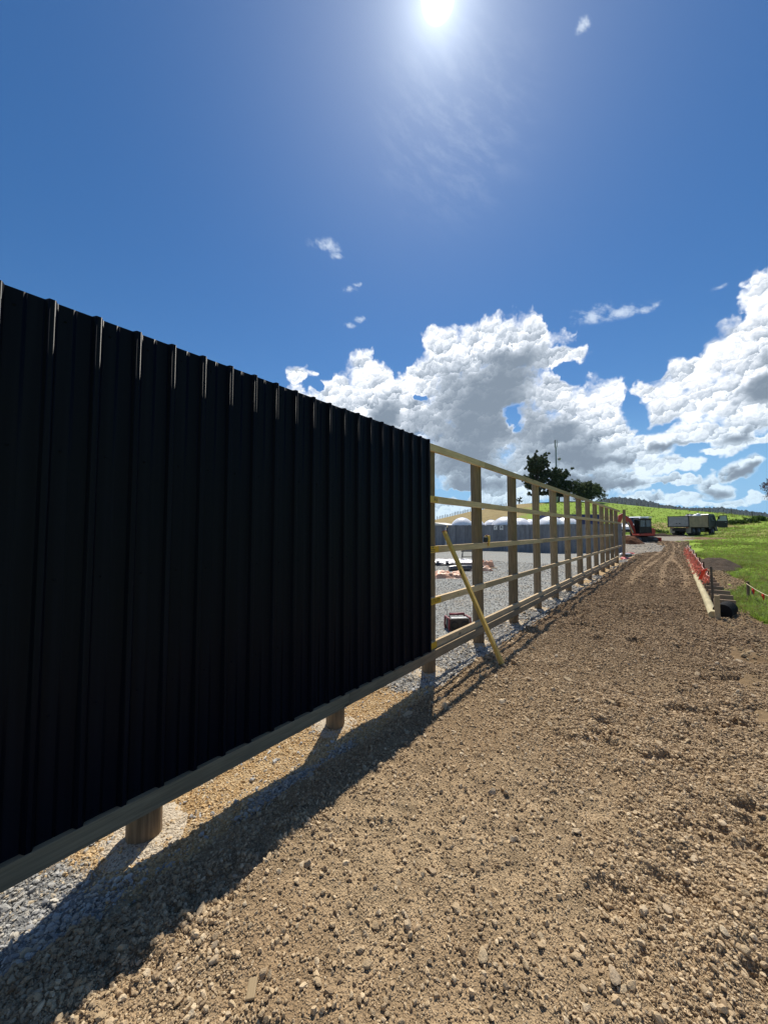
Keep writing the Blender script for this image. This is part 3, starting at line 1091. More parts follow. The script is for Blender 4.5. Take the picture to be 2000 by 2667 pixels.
strew('clay_crumbs', [(-3.2, -2.0, 0.0, 3.4, 26000, 0.003, 0.014), (-3.2, -1.9, 3.4, 9.0, 18000, 0.006, 0.02)], verge_height, CRUMBS, 6, clay)
strew('yard_chips', [(-8.5, -3.1, 4.0, 11.0, 15000, 0.008, 0.022), (-12.0, -3.1, 11.0, 22.0, 11000, 0.014, 0.03)], yard_height, CHIPS, 8)
strew('track_stones', [(-4.5, 1.0, 28.0, 46.0, 5000, 0.02, 0.08)], lambda x, y: np.maximum(track_height(x, y), path_height(x, y)), CHIPS, 8,
      lambda x, y: (track_height(x, y) > path_height(x, y)) * 0.45)

# the stones big enough to pick out one by one
_stones = [lump_mesh('stone', 500 + i, M_STONE, sub=3, flat=0.8, facets=0.85, stretch=1 + 0.10 * (i % 4)) for i in range(10)]
_rs = random.Random(5)
_n = 0
while _n < 270:
    _d, _p = _rs.uniform(1.15, 5.2), _rs.uniform(-0.95, 1.02)
    _x, _y = _d * FX + _p * _d * SX, _d * FY + _p * _d * SY
    if not (-1.85 < _x < 1.1 and _y > 0.3):
        continue
    _r = min(0.036, _rs.choice((0.009, 0.010, 0.011, 0.013, 0.017)) * (0.62 + 0.34 * _d))
    _o = bpy.data.objects.new('stone', _stones[_rs.randrange(10)])
    _o.location = (_x, _y, float(path_height(np.array([_x]), np.array([_y]))[0]) + _r * 0.32)
    _o.rotation_euler = (_rs.gauss(0, 0.35), _rs.gauss(0, 0.35), _rs.uniform(0, 6.28))
    _o.scale = (_r * _rs.uniform(0.8, 1.3), _r * _rs.uniform(0.8, 1.2), _r * _rs.uniform(0.75, 1.1))
    _o.parent = PATH
    col.objects.link(_o)
    _n += 1

for _px, _py, _r in ((1676, 2398, 0.021), (1738, 2400, 0.022), (556, 2514, 0.017), (1505, 2180, 0.026), (1420, 2095, 0.024), (786, 2262, 0.016), (1260, 2500, 0.024), (1600, 2560, 0.026), (1180, 1912, 0.02), (1880, 2160, 0.026)):
    _g = ground_at(_px, _py)
    _o = bpy.data.objects.new('stone', _stones[int(_px) % 10])
    _o.location = (_g.x, _g.y, float(path_height(np.array([_g.x]), np.array([_g.y]))[0]) + _r * 0.35)
    _o.rotation_euler = (0.2, -0.15, _px * 0.37)
    _o.scale = (_r * 1.2, _r, _r * 0.7)
    _o.parent = PATH
    col.objects.link(_o)



# ------------------------------------------------------------------ the big fence
M_POST = wood('treated_post', (0.275, 0.195, 0.115), axis=2, var=0.35, tint=(0.17, 0.130, 0.075), grain=60.0, rand=0.45)
M_RAIL = wood('sawn_pine', (0.52, 0.385, 0.225), axis=1, var=0.22, tint=(0.38, 0.28, 0.155), grain=55.0, rand=0.42)
M_BOARD = wood('treated_board', (0.30, 0.22, 0.13), axis=1, var=0.28, tint=(0.20, 0.148, 0.09), grain=55.0, rand=0.25)
def concrete_material():
    m, N, b = material('rough_concrete')
    p = worldco(N)
    pw = N.vec('ADD', p, N.vec('SCALE', N.noise(p, 30.0, 4.0, 0.7, col=True), scale=0.05))
    v = N.voronoi(pw, 62.0, out='Color')
    d = N.voronoi(pw, 62.0)
    n = N.noise(p, 14.0, 6.0, 0.7)
    peb = N.mix(N.sep(v)[0], (0.30, 0.225, 0.145), (0.60, 0.50, 0.37))
    k = N.mix(N.ramp(N.math('ADD', d, N.math('MULTIPLY', n, 0.5)), 0.55, 0.8), peb, (0.66, 0.56, 0.42))
    k = N.mix(N.ramp(n, 0.55, 0.72, 0.0, 0.7), k, (0.34, 0.235, 0.13))
    N.put(b.inputs['Base Color'], k)
    b.inputs['Roughness'].default_value = 0.95
    b.inputs['Specular IOR Level'].default_value = 0.1
    bump(N, b, N.math('SUBTRACT', n, d), 0.9, 0.02)
    return m


M_CONC = concrete_material()
M_YELLOW = plain('yellow_plastic', (0.62, 0.36, 0.015), 0.45, 0.1, 20.0)
M_BLACK = plain('black_plastic', (0.014, 0.014, 0.015), 0.45, 0.2, 10.0)
M_STEEL = plain('galvanised_steel', (0.36, 0.37, 0.38), 0.42, 0.12, 12.0, metal=0.8)


def cladding_material():
    """black pre-painted steel: satin paint with faint rain streaks and dust"""
    m, N, b = material('black_steel_paint')
    p = worldco(N)
    st = N.noise(N.vec('MULTIPLY', p, (30.0, 30.0, 0.5)), 1.0, 4.0, 0.6)
    du = N.noise(p, 1.4, 5.0, 0.65)
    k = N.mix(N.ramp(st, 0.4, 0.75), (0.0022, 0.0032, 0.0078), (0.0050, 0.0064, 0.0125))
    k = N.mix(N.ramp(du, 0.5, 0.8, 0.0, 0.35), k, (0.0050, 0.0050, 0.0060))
    N.put(b.inputs['Base Color'], k)
    N.put(b.inputs['Roughness'], N.math('ADD', 0.44, N.math('MULTIPLY', st, 0.16)))
    b.inputs['Specular IOR Level'].default_value = 0.085
    bump(N, b, N.noise(N.vec('MULTIPLY', p, (1.0, 5.0, 0.8)), 2.2, 2.0, 0.5), 0.035, 0.02)
    return m


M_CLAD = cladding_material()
FENCE = thing('timber_fence', 'long timber post and rail fence, its near end clad in black ribbed steel', 'fence', (-2.6, 4.2, -0.3))
F0 = Vector((-2.6, 4.2, -0.3))
XP = -2.645                      # middle of the posts
XR = -2.525                      # middle of the rails
post_y = [-0.66] + [on_plane_x(px, 1380, -2.62).y for px in (404, 881, 1118, 1246.4, 1336.5, 1399.5, 1444, 1479, 1509.8, 1532.7, 1552, 1568, 1581, 1593.5, 1604.5)]
END_Y = on_plane_x(1621, 1380, -2.60).y
rf = random.Random(4)


def post_mesh(h, r, lean, seed):
    b = MB()
    n = 18
    prof = [(-0.35, 1.03), (0.02, 1.02), (0.6, 1.01), (1.4, 1.0), (2.2, 0.985), (h - 0.012, 0.975), (h, 0.93)]
    vs = []
    for z, k in prof:
        for i in range(n):
            t = 2 * math.pi * i / n
            q = r * k * (1 + 0.025 * math.sin(2 * t + seed) + 0.012 * math.sin(5 * t + seed * 2 + z))
            vs.append((q * math.cos(t) + lean[0] * z, q * math.sin(t) + lean[1] * z, z))
    fs = [(i * n + k, i * n + (k + 1) % n, (i + 1) * n + (k + 1) % n, (i + 1) * n + k) for i in range(len(prof) - 1) for k in range(n)]
    b.add(vs, fs, True)
    b.add(vs[-n:], (tuple(range(n)),))
    return b


def collar(post, r, h, seed):
    b = MB()
    n, rings = 26, 5
    vs = []
    for j in range(rings):
        q = 0.085 + (r - 0.085) * j / (rings - 1)
        for i in range(n):
            t = 2 * math.pi * i / n
            w = 1 + 0.20 * mnoise.noise(Vector((math.cos(t) * 1.6 + seed, math.sin(t) * 1.6, j * 0.4)))
            vs.append((q * w * math.cos(t), q * w * math.sin(t), h * (1 - (j / (rings - 1)) ** 2.2) + 0.02 * mnoise.noise(Vector((math.cos(t) * q * 14, math.sin(t) * q * 14, seed))) - (0.06 if j == rings - 1 else 0)))
    fs = [(j * n + i, j * n + (i + 1) % n, (j + 1) * n + (i + 1) % n, (j + 1) * n + i) for j in range(rings - 1) for i in range(n)]
    b.add(vs, fs, True)
    b.build('concrete_collar', M_CONC, post)


for i, y in enumerate(post_y):
    p = post_mesh(3.055 + rf.uniform(-0.012, 0.0), 0.088 + rf.uniform(-0.004, 0.006), (rf.gauss(0, 0.002), rf.gauss(0, 0.003)), i * 1.7).build('post', M_POST, FENCE)
    p.location = Vector((XP, y, -0.3)) - F0
    p.rotation_euler.z = rf.uniform(0, 6.28)
    if i < 11:
        collar(p, (0.25, 0.29, 0.25, 0.28, 0.23)[i % 5], 0.022, i * 2.3)
b = MB()
b.bar((0, 0, -0.3), (0.10, 0.10, 3.16), 0.15, 0.14, (0, 1, 0))
endp = b.build('post', M_POST, FENCE, bevel=0.006)
endp.location = Vector((-2.60, END_Y, -0.26)) - F0
endp['label'] = 'square leaning end post, taller than the rest'

# rails, in lengths butted at the posts
RAIL_Z = (2.745, 2.055, 1.392, 0.716, 0.150)
RAIL_END = (25.6, 25.6, 22.3, 25.9, 24.2)


def rail_runs(z_top, y_end, h, x, start, m, name='rail', dz=0.0):
    stops = [p for p in post_y[start::3] if p < y_end - 0.4] + [y_end]
    prev, zp = -2.2, z_top
    for s in stops:
        zq = z_top + rf.uniform(-0.007, 0.007) + dz
        b = MB()
        b.bar((x, prev + 0.002, zp - h / 2), (x + rf.uniform(-0.003, 0.003), s - 0.002, zq - h / 2), 0.048, h)
        o = b.build(name, m, FENCE, bevel=0.002)
        o.location = -F0
        prev, zp = s, zq
    return


for i, (zt, ye) in enumerate(zip(RAIL_Z, RAIL_END)):
    rail_runs(zt, ye, 0.094 - (0.004 if i else 0.0), XR, (1, 2, 3, 1, 2)[i], M_RAIL)
rail_runs(0.060, 23.0, 0.110, XR + 0.045, 2, M_BOARD, 'base_board', -0.004)

# printed yellow end tags left on the rails beside the cladding
def tag_on(z, y0, y1, h, bars):
    b = MB()
    b.box((XR + 0.0255, (y0 + y1) / 2, z), (0.002, y1 - y0, h))
    o = b.build('timber_tag', M_YELLOW, FENCE)
    o.location = -F0
    m = MB()
    for (u0, u1, v0, v1) in bars:
        m.box((XR + 0.0275, y0 + (u0 + u1) / 2 * (y1 - y0), z + ((v0 + v1) / 2 - 0.5) * h), (0.0012, (u1 - u0) * (y1 - y0), (v1 - v0) * h))
    m.build('print', M_BLACK, o)


def words(z, y, text, size):
    cu = bpy.data.curves.new('lettering', 'FONT')
    cu.body, cu.size, cu.extrude = text, size, 0.0006
    cu.align_x, cu.align_y = 'LEFT', 'CENTER'
    o = bpy.data.objects.new('lettering', cu)
    o.rotation_euler = (R(90), 0, R(90))
    o.location = Vector((XR + 0.0275, y, z)) - F0
    cu.materials.append(M_BLACK)
    o.parent = FENCE
    col.objects.link(o)


tag_on(2.009, 4.10, 4.36, 0.082, [(0.60, 0.64, 0.2, 0.85), (0.72, 0.76, 0.2, 0.9), (0.66, 0.72, 0.45, 0.6), (0.84, 0.89, 0.15, 0.7)])
tag_on(1.347, 4.10, 4.37, 0.082, [(0.1, 0.62, 0.16, 0.26), (0.1, 0.62, 0.40, 0.50), (0.12, 0.25, 0.68, 0.82), (0.35, 0.5, 0.7, 0.84)])
tag_on(0.671, 4.10, 4.42, 0.082, [])
words(0.671, 4.16, 'UTILITY', 0.066)
tag_on(0.105, 4.10, 4.30, 0.080, [])

# black ribbed steel sheets screwed to the rails
PITCH_R = 0.1945
ROW_END = 4.117


def sheet_profile(y0, y1):
    """trapezoid ribs with a fine crease down the middle of each pan: (y, x) points"""
    pts = []
    y = y0
    while y < y1 - 0.01:
        pts += [(y, 0.0), (y + 0.069, 0.0), (y + 0.0725, -0.0016), (y + 0.076, 0.0),
                (y + 0.145, 0.0), (y + 0.157, 0.029), (y + 0.1825, 0.029)]
        y += PITCH_R
    pts.append((y1, 0.0))
    # round each fold: a small arc of three facets
    out = [pts[0]]
    for a, q, c in zip(pts, pts[1:], pts[2:]):
        ends = []
        for o_ in (a, c):
            L = math.hypot(o_[0] - q[0], o_[1] - q[1])
            t = min(0.45, 0.0042 / L)
            ends.append((q[0] + (o_[0] - q[0]) * t, q[1] + (o_[1] - q[1]) * t))
        for t in (0.0, 0.25, 0.5, 0.75, 1.0):
            out.append(tuple(ends[0][i] * (1 - t) ** 2 + 2 * q[i] * t * (1 - t) + ends[1][i] * t * t for i in (0, 1)))
    return out + [pts[-1]]


n_sheets = 9
for s in range(n_sheets):
    y1 = ROW_END - s * 4 * PITCH_R
    y0 = y1 - 4 * PITCH_R
    pr = sheet_profile(y0, y1)
    if s:
        pr = [(a, c + 0.0012 * (s % 2)) for a, c in pr]
    z0, z1 = 0.061, 2.776 + rf.uniform(-0.003, 0.004)
    b = MB()
    n = len(pr)
    xb = XR + 0.0305
    front = [(xb + 0.002 + c, a, z) for z in (z0, 0.9, 1.9, z1) for a, c in pr]
    backs = [(xb + 0.0008 + c, a, z) for z in (z0, z1) for a, c in pr]
    fs = [(j * n + i, j * n + i + 1, (j + 1) * n + i + 1, (j + 1) * n + i) for j in range(3) for i in range(n - 1)]
    o0 = 4 * n
    fs += [(o0 + i, o0 + n + i, o0 + n + i + 1, o0 + i + 1) for i in range(n - 1)]
    fs += [(3 * n + i, 3 * n + i + 1, o0 + n + i + 1, o0 + n + i) for i in range(n - 1)]
    fs += [(i, o0 + i, o0 + i + 1, i + 1) for i in range(n - 1)]
    fs += [(0, n, 2 * n, 3 * n, o0 + n, o0), (n - 1, o0 + n - 1, o0 + 2 * n - 1, 4 * n - 1, 3 * n - 1, 2 * n - 1)]
    b.add(front + backs, fs)
    wide = [math.hypot(pr[i + 1][0] - pr[i][0], pr[i + 1][1] - pr[i][1]) < 0.004 for i in range(n - 1)]
    b.sm = [i < 3 * (n - 1) and wide[i % (n - 1)] for i in range(len(fs))]
    o = b.build('cladding_sheet', M_CLAD, FENCE)
    o.location = -F0
    sc = MB()
    for zt in RAIL_Z:
        for k in range(4):
            ya = y0 + k * PITCH_R + 0.034
            sc.lathe([(0.006, 0.0), (0.006, 0.004), (0.0035, 0.006)], 6, (0, 0, 0), False)
            for i in range(len(sc.v) - 18, len(sc.v)):
                x, y, z = sc.v[i]
                sc.v[i] = (xb + 0.0025 + z, ya + x, zt - 0.047 + y)
    so = sc.build('screws', M_CLAD, o)
    so['kind'] = 'stuff'

# crumbs of clay and stone lying on and round the concrete at the foot of the near posts
_q = []
for y in post_y[:7]:
    a, r = RNG.uniform(0, 6.283, 420), 0.10 + 0.30 * RNG.random(420) ** 0.7
    _q.append(np.stack([XP + r * np.cos(a), y + r * np.sin(a), -0.3 + 0.024 * np.clip(1 - (r / 0.27) ** 2, -0.3, 1) + 0.004], -1))
_q = np.concatenate(_q)
_q[:, 2] = np.maximum(_q[:, 2], verge_height(_q[:, 0], _q[:, 1]) + 0.002)
_s = power_sizes(len(_q), 0.004, 0.017, 2.4)
scatter('footing_crumbs', _q, RNG.uniform(0, 6.28, (len(_q), 3)), _s[:, None] * RNG.uniform(0.75, 1.25, (len(_q), 3)), RNG.integers(0, 6, len(_q)), CRUMBS)



# ------------------------------------------------------------------ things about the fence
M_YTIM = wood('yellow_pine', (0.62, 0.41, 0.11), axis=2, var=0.18, tint=(0.48, 0.30, 0.08), grain=50.0)
br = thing('brace_timber', 'long yellow sawn timber leaning against the rails, its foot in the soil', 'timber', (-1.62, 4.41, -0.06))
foot, head = Vector((-1.62, 4.41, -0.06)), on_plane_x(1157, 1385, -2.452)
b = MB()
b.bar((0, 0, -0.05), head - foot, 0.060, 0.042, (1, 0, 0))
b.build('length', M_YTIM, br, bevel=0.003)
b = MB()
d = (head - foot).normalized()
b.bar(head - foot + d * 0.001, head - foot + d * 0.012, 0.062, 0.044, (1, 0, 0))
b.build('painted_end', plain('red_end_paint', (0.40, 0.13, 0.06), 0.7, 0.2, 20.0), br)

# yellow laser level clamped on the third rail
c = on_plane_x(1266, 1405, -2.51)
lv = thing('laser_level', 'small yellow and black levelling tool sitting on the middle rail beside the second bare post', 'tool', (c.x, c.y, RAIL_Z[2]))
b = MB()
b.box((0.0, 0.05, 0.062), (0.07, 0.09, 0.105))
b.build('housing', M_YELLOW, lv, bevel=0.008)
b = MB()
b.box((0.0, -0.022, 0.050), (0.06, 0.052, 0.085))
b.tube([(0.031, -0.022, 0.05), (0.036, -0.022, 0.05)], 0.02, 14)
b.build('grip', M_BLACK, lv, bevel=0.004)
b = MB()
b.box((0, 0.035, 0.121), (0.03, 0.05, 0.012))
b.build('switch', plain('red_plastic', (0.30, 0.05, 0.03), 0.5), lv, bevel=0.003)
b = MB()
b.box((0.028, 0.05, -0.025), (0.006, 0.06, 0.07))
b.box((0.0, 0.05, 0.0055), (0.06, 0.06, 0.007))
b.build('bracket', M_YELLOW, lv)

# site radio on the gravel behind the fence
M_RADIO = plain('dark_grey_plastic', (0.035, 0.032, 0.034), 0.5, 0.2, 10.0, dirt=(0.22, 0.17, 0.12), dirt_amt=0.3)
M_RED = plain('red_rubber', (0.20, 0.03, 0.04), 0.55, 0.15, 10.0, dirt=(0.22, 0.16, 0.12), dirt_amt=0.3)
rp = at(1192, 1668, 7.1)
ra = thing('site_radio', 'dark red and black jobsite radio with a thin aerial on the gravel', 'radio', (rp.x, rp.y, zland(rp.x, rp.y) - 0.02), YAW + R(8))
b = MB()
b.prism([(-0.18, 0.03), (0.18, 0.03), (0.20, 0.10), (0.19, 0.27), (-0.19, 0.27), (-0.20, 0.10)], -0.12, 0.12)
b.build('body', M_RADIO, ra, bevel=0.012)
b = MB()
for sx in (-1, 1):
    b.tube([(sx * 0.195, -0.12, 0.03), (sx * 0.215, -0.13, 0.12), (sx * 0.205, -0.125, 0.27)], 0.018, 8)
    b.tube([(sx * 0.195, 0.12, 0.03), (sx * 0.215, 0.13, 0.12), (sx * 0.205, 0.125, 0.27)], 0.018, 8)
    b.bar((sx * 0.205, -0.125, 0.27), (sx * 0.205, 0.125, 0.27), 0.03, 0.03)
gd = b.build('guard', M_RED, ra)
gd['kind'] = 'stuff'
b = MB()
b.tube([(-0.15, 0.05, 0.27), (-0.145, 0.05, 0.318), (0.145, 0.05, 0.318), (0.15, 0.05, 0.27)], [0.016, 0.024, 0.024, 0.016], 12)
b.build('handle', M_RED, ra)
b = MB()
b.box((0, -0.055, 0.274), (0.30, 0.10, 0.008))
b.build('lid', M_STEEL, ra, bevel=0.002)
b = MB()
b.lathe([(0.075, 0), (0.072, 0.006), (0.05, 0.010), (0.02, 0.004)], 20)
for x in (-0.1, 0.1):
    sp = MB()
    sp.v, sp.f, sp.sm = [(v[0] + x, -0.121 - v[2], v[1] + 0.15) for v in b.v], list(b.f), list(b.sm)
    sp.build('speaker', M_BLACK, ra)
b = MB()
b.tube([(-0.165, 0.09, 0.26), (-0.185, 0.09, 0.40), (-0.215, 0.09, 0.55)], [0.006, 0.004, 0.003], 8)
b.build('aerial', M_BLACK, ra)

# flat sheets in torn plastic, a black roll and wrapping on the yard
M_SHEET = plain('white_plastic_sheet', (0.72, 0.70, 0.72), 0.35, 0.1, 3.0, dirt=(0.42, 0.33, 0.30), dirt_amt=0.5, bmp=0.4)
M_WRAP = plain('orange_wrap', (0.62, 0.33, 0.20), 0.45, 0.25, 6.0, dirt=(0.75, 0.55, 0.40), dirt_amt=0.8, bmp=0.6)
M_FILM = plain('dark_film', (0.05, 0.052, 0.06), 0.25, 0.3, 4.0, spec=0.6, bmp=0.4)
M_STRAP = plain('white_band', (0.78, 0.78, 0.76), 0.5)


def crumple(name, c, sx, sy, h, m, seed, parent, rz=0.0, floor=0.0, n=30, wav=2.2):
    t = np.linspace(-1, 1, n)
    U, V = np.meshgrid(t, t)
    edge = np.maximum(np.abs(U), np.abs(V))
    Z = floor + h * (0.55 + 1.4 * fbm(U * wav + seed, V * wav, 4, seed) + 0.5 * np.abs(fbm(U * 5 + V * 3 + seed, V * 5, 3, seed + 3))) * (1 - smooth(edge, 0.72, 1.0) * 0.9)
    wob = 1 + 0.2 * fbm(U * 2 + seed, V * 2, 3, seed + 9)
    ca, sa = math.cos(rz), math.sin(rz)
    o = grid_object(name, c[0] + (U * ca * sx - V * sa * sy) * wob, c[1] + (U * sa * sx + V * ca * sy) * wob, np.maximum(Z, 0.006) + c[2], m)
    if parent is not None:
        o.parent = parent
    sol = o.modifiers.new('thickness', 'SOLIDIFY')
    sol.thickness = 0.006
    return o


pc = ground_at(1165, 1474)
pl = thing('panel_stack', 'low stack of flat panels under torn white plastic on the grey gravel', 'stack', (pc.x, pc.y, -0.3), YAW)
b = MB()
for k in range(3):
    b.box((0.25 + 0.03 * k, 0.9 - 0.02 * k, 0.045 + 0.05 * k), (2.9, 1.5, 0.046))
b.build('panels', plain('grey_panel', (0.30, 0.29, 0.31), 0.5), pl, bevel=0.004)
crumple('plastic_cover', (0.2, 1.0, 0.16), 1.75, 0.95, 0.14, M_SHEET, 4, pl, 0.03, n=44)
crumple('plastic_cover', (1.1, 0.7, 0.12), 1.1, 0.5, 0.16, M_SHEET, 14, pl, -0.1)
crumple('dark_film', (-0.35, 0.05, 0.10), 0.85, 0.22, 0.10, M_FILM, 7, pl, 0.06)
b = MB()
for x in (-0.5, 0.0):
    b.box((x, 0.03, 0.235), (0.16, 0.42, 0.006), Matrix.Rotation(R(-12), 3, 'X'))
b.build('band', M_STRAP, pl)
rc = ground_at(1200, 1488)
rl = thing('film_roll', 'dark wrapped roll lying in front of the white plastic stack', 'roll', (rc.x, rc.y, -0.3), YAW + R(4))
b = MB()
b.tube([(-0.55, 0, 0.13), (-0.3, 0.02, 0.14), (0.4, 0.0, 0.145), (1.15, 0.03, 0.13)], [0.12, 0.14, 0.145, 0.12], 16)
b.build('roll', M_FILM, rl)
crumple('wrapping', (0.95, 0.05, 0.02), 0.55, 0.24, 0.26, M_WRAP, 21, rl)
wc = ground_at(1160, 1504)
wr = tag(crumple('orange_wrapping', (wc.x, wc.y, -0.3), 0.85, 0.5, 0.26, M_WRAP, 33, None, YAW, n=40, wav=3.2), 'crumpled orange plastic wrapping at the near end of the dark roll', 'wrapping')
wc = ground_at(1266, 1478)
tag(crumple('orange_wrapping', (wc.x, wc.y, -0.3), 0.36, 0.30, 0.42, M_WRAP, 41, None, YAW, n=30, wav=2.4), 'small heap of orange plastic beside the far end of the dark roll', 'wrapping')
oc = ground_at(1274, 1482)
b = MB()
b.box((0, 0, 0.03), (0.75, 0.09, 0.045), Matrix.Rotation(R(8), 3, 'Z'))
off = tag(b.build('timber_offcut', M_RAIL, None, 0.003), 'pale timber offcut lying beside the small orange heap', 'timber')
off.location, off.rotation_euler = (oc.x, oc.y, -0.29), (0, 0, YAW)

# folding trestles
for px, lab in ((1222, 'black steel sawhorse standing on the gravel behind the second bare post'),):
    tc = at(px, 1452, 20.5)
    tr = thing('sawhorse', lab, 'sawhorse', (tc.x, tc.y, -0.3), YAW)
    b = MB()
    b.bar((-0.45, 0, 0.74), (0.45, 0, 0.74), 0.06, 0.07)
    b.build('top_bar', M_BLACK, tr, bevel=0.004)
    for sx in (-1, 1):
        for sy in (-1, 1):
            b = MB()
            b.bar((sx * 0.36, 0.02 * sy, 0.72), (sx * 0.44, 0.26 * sy, 0.0), 0.03, 0.03)
            b.build('leg', M_BLACK, tr)
    b = MB()
    b.bar((-0.39, -0.13, 0.42), (0.39, -0.13, 0.42), 0.025, 0.025)
    b.bar((-0.39, 0.13, 0.42), (0.39, 0.13, 0.42), 0.025, 0.025)
    b.build('cross_brace', M_BLACK, tr)

# bits of red plastic at the far end of the fence
M_PINK = plain('faded_red_plastic', (0.60, 0.12, 0.11), 0.5, 0.25, 8.0)
for px, py, sx, sy, m, lab in ((1640, 1445, 0.42, 0.13, M_PINK, 'flat red plastic strip farthest from the end post'),
                               (1628, 1446, 0.40, 0.12, M_SHEET, 'flat pale plastic scrap beside the farthest red strip'),
                               (1629, 1457, 0.26, 0.20, M_PINK, 'crumpled red plastic right beside the foot of the end post')):
    g = ground_at(px, py)
    tag(crumple('plastic_scrap', (g.x, g.y, float(max(verge_height(np.array([g.x]), np.array([g.y]))[0], path_height(np.array([g.x]), np.array([g.y]))[0], track_height(np.array([g.x]), np.array([g.y]))[0]))), sx, sy, 0.14, m, px, None, YAW, n=16), lab, 'plastic')

# ------------------------------------------------------------------ timber edging on the right of the path
M_PLANK = wood('pale_round_edge', (0.43, 0.375, 0.225), axis=1, var=0.25, tint=(0.31, 0.26, 0.15), grain=30.0)
M_STUMP = wood('brown_timber', (0.175, 0.115, 0.075), axis=2, var=0.3, grain=40.0, rand=0.3)
M_SLEEP = wood('rough_timber', (0.30, 0.21, 0.14), axis=0, var=0.3, grain=40.0, rand=0.3)
M_WARATAH = plain('dark_steel_stake', (0.10, 0.075, 0.055), 0.6, 0.3, 20.0, metal=0.2)
ED = thing('timber_edging', 'timber path edging: long pale pole in front of rows of short brown boards', 'edging', (0.52, 9.2, 0))
E0 = Vector((0.52, 9.2, 0))
b = MB()
ys = np.linspace(9.05, 25.2, 18)
b.tube([(0.50 + 0.006 * math.sin(y * 0.7), y, zland(0.5, y) + 0.055 + 0.005 * math.sin(y * 1.3)) for y in ys], [0.072 - 0.0012 * i for i in range(18)], 12)
b.build('edge_pole', M_PLANK, ED).location = -E0
b = MB()
b.box((0.555, 8.98, 0.15), (0.075, 0.045, 0.55))
b.build('peg', M_RAIL, ED, bevel=0.003).location = -E0
y, k = 10.35, 0
re_ = random.Random(8)
while y < 24.5:
    z = zland(0.7, y)
    w = 0.36 - 0.006 * k + re_.uniform(-0.04, 0.04)
    b = MB()
    b.box((0.585 + w / 2, y, z + 0.045), (w, 0.055, 0.25), Matrix.Rotation(re_.uniform(-0.06, 0.06), 3, 'Z'))
    b.build('cross_board', M_SLEEP, ED, bevel=0.003).location = -E0
    y += 0.80 + re_.uniform(-0.05, 0.05)
    k += 1

stake_spots = [(0.60, 10.75, 0.80), (0.64, 12.9, 0.55), (0.66, 15.2, 0.62), (0.66, 17.6, 0.62), (0.66, 20.2, 0.64), (0.64, 23.0, 0.66), (0.62, 26.0, 0.68), (0.60, 29.2, 0.72)]
for i, (x, y, h) in enumerate(stake_spots):
    st = thing('fence_stake', 'tall thin steel stake at the near end of the orange mesh' if i == 0 else '%s short brown stake behind the tall steel stake on the path edging' % ('first', 'second', 'third', 'fourth', 'fifth', 'sixth', 'last')[i - 1], 'stake', (x, y, zland(x, y)), re_.uniform(-0.3, 0.3), 'stakes along the path edging')
    b = MB()
    if i == 0:
        b.bar((0, 0, -0.2), (-0.012, 0.03, h), 0.040, 0.012, (0, 1, 0))
        b.bar((0, 0.012, -0.2), (-0.012, 0.042, h), 0.010, 0.03, (0, 1, 0))
        b.build('shaft', M_WARATAH, st)
    else:
        b.box((0, 0, h / 2 - 0.1), (0.05, 0.045, h + 0.2), Matrix.Rotation(re_.uniform(-0.05, 0.05), 3, 'X'))
        b.build('shaft', M_STUMP, st, bevel=0.003)

# sagging orange barrier mesh hung from the stakes
M_ORANGE = plain('orange_mesh', (0.85, 0.20, 0.12), 0.5, 0.15, 10.0)
M_CORD = plain('pink_cord', (0.75, 0.42, 0.36), 0.6)
mesh_t = thing('barrier_mesh', 'sagging orange plastic barrier mesh strung along the stakes of the path edging', 'barrier', (0.64, 13.0, 0.5))
MT0 = Vector((0.64, 13.0, 0.5))
b, cd = MB(), MB()
top = []
for i in range(1, len(stake_spots) - 0):
    x0, y0, h0 = stake_spots[i - 1]
    x1, y1, h1 = stake_spots[i]
    n = 12
    for k in range(n):
        t = k / n
        sag = 4 * t * (1 - t) * (0.10 if i > 1 else 0.16)
        zt = (h0 * (1 - t) + h1 * t) * 0.93 - sag
        if i == 1:
            zt = 0.60 * (1 - t) + h1 * 0.93 * t - 4 * t * (1 - t) * 0.05
        yy = y0 + (y1 - y0) * t
        top.append(Vector((x0 + (x1 - x0) * t - 0.03 + 0.02 * math.sin(yy * 5), yy, zland(0.64, yy) + zt)))
cd.tube(top, 0.007, 6)
rm = random.Random(3)
for i, p in enumerate(top):
    if p.y < 11.3:
        continue
    drop = min(0.42, 0.16 + 0.035 * (p.y - 11.0)) * rm.uniform(0.8, 1.1)
    q = p + Vector((rm.uniform(-0.10, 0.02) - 0.12 * (drop > 0.3), rm.uniform(-0.08, 0.08), -drop))
    b.bar(p, q, 0.016, 0.006, (0, 1, 0))
    if i + 1 < len(top):
        for f in (0.33, 0.66, 1.0):
            if p.y < 14 and f < 0.9 and rm.random() < 0.5:
                continue
            a = p.lerp(q, f)
            e = top[i + 1] + Vector((q.x - p.x + rm.uniform(-0.03, 0.03), rm.uniform(-0.03, 0.03), -drop * f + rm.uniform(-0.03, 0.03)))
            b.bar(a, e, 0.006, 0.013)
mo = b.build('netting', M_ORANGE, mesh_t)
mo.location = -MT0
cd.build('top_cord', M_CORD, mesh_t).location = -MT0

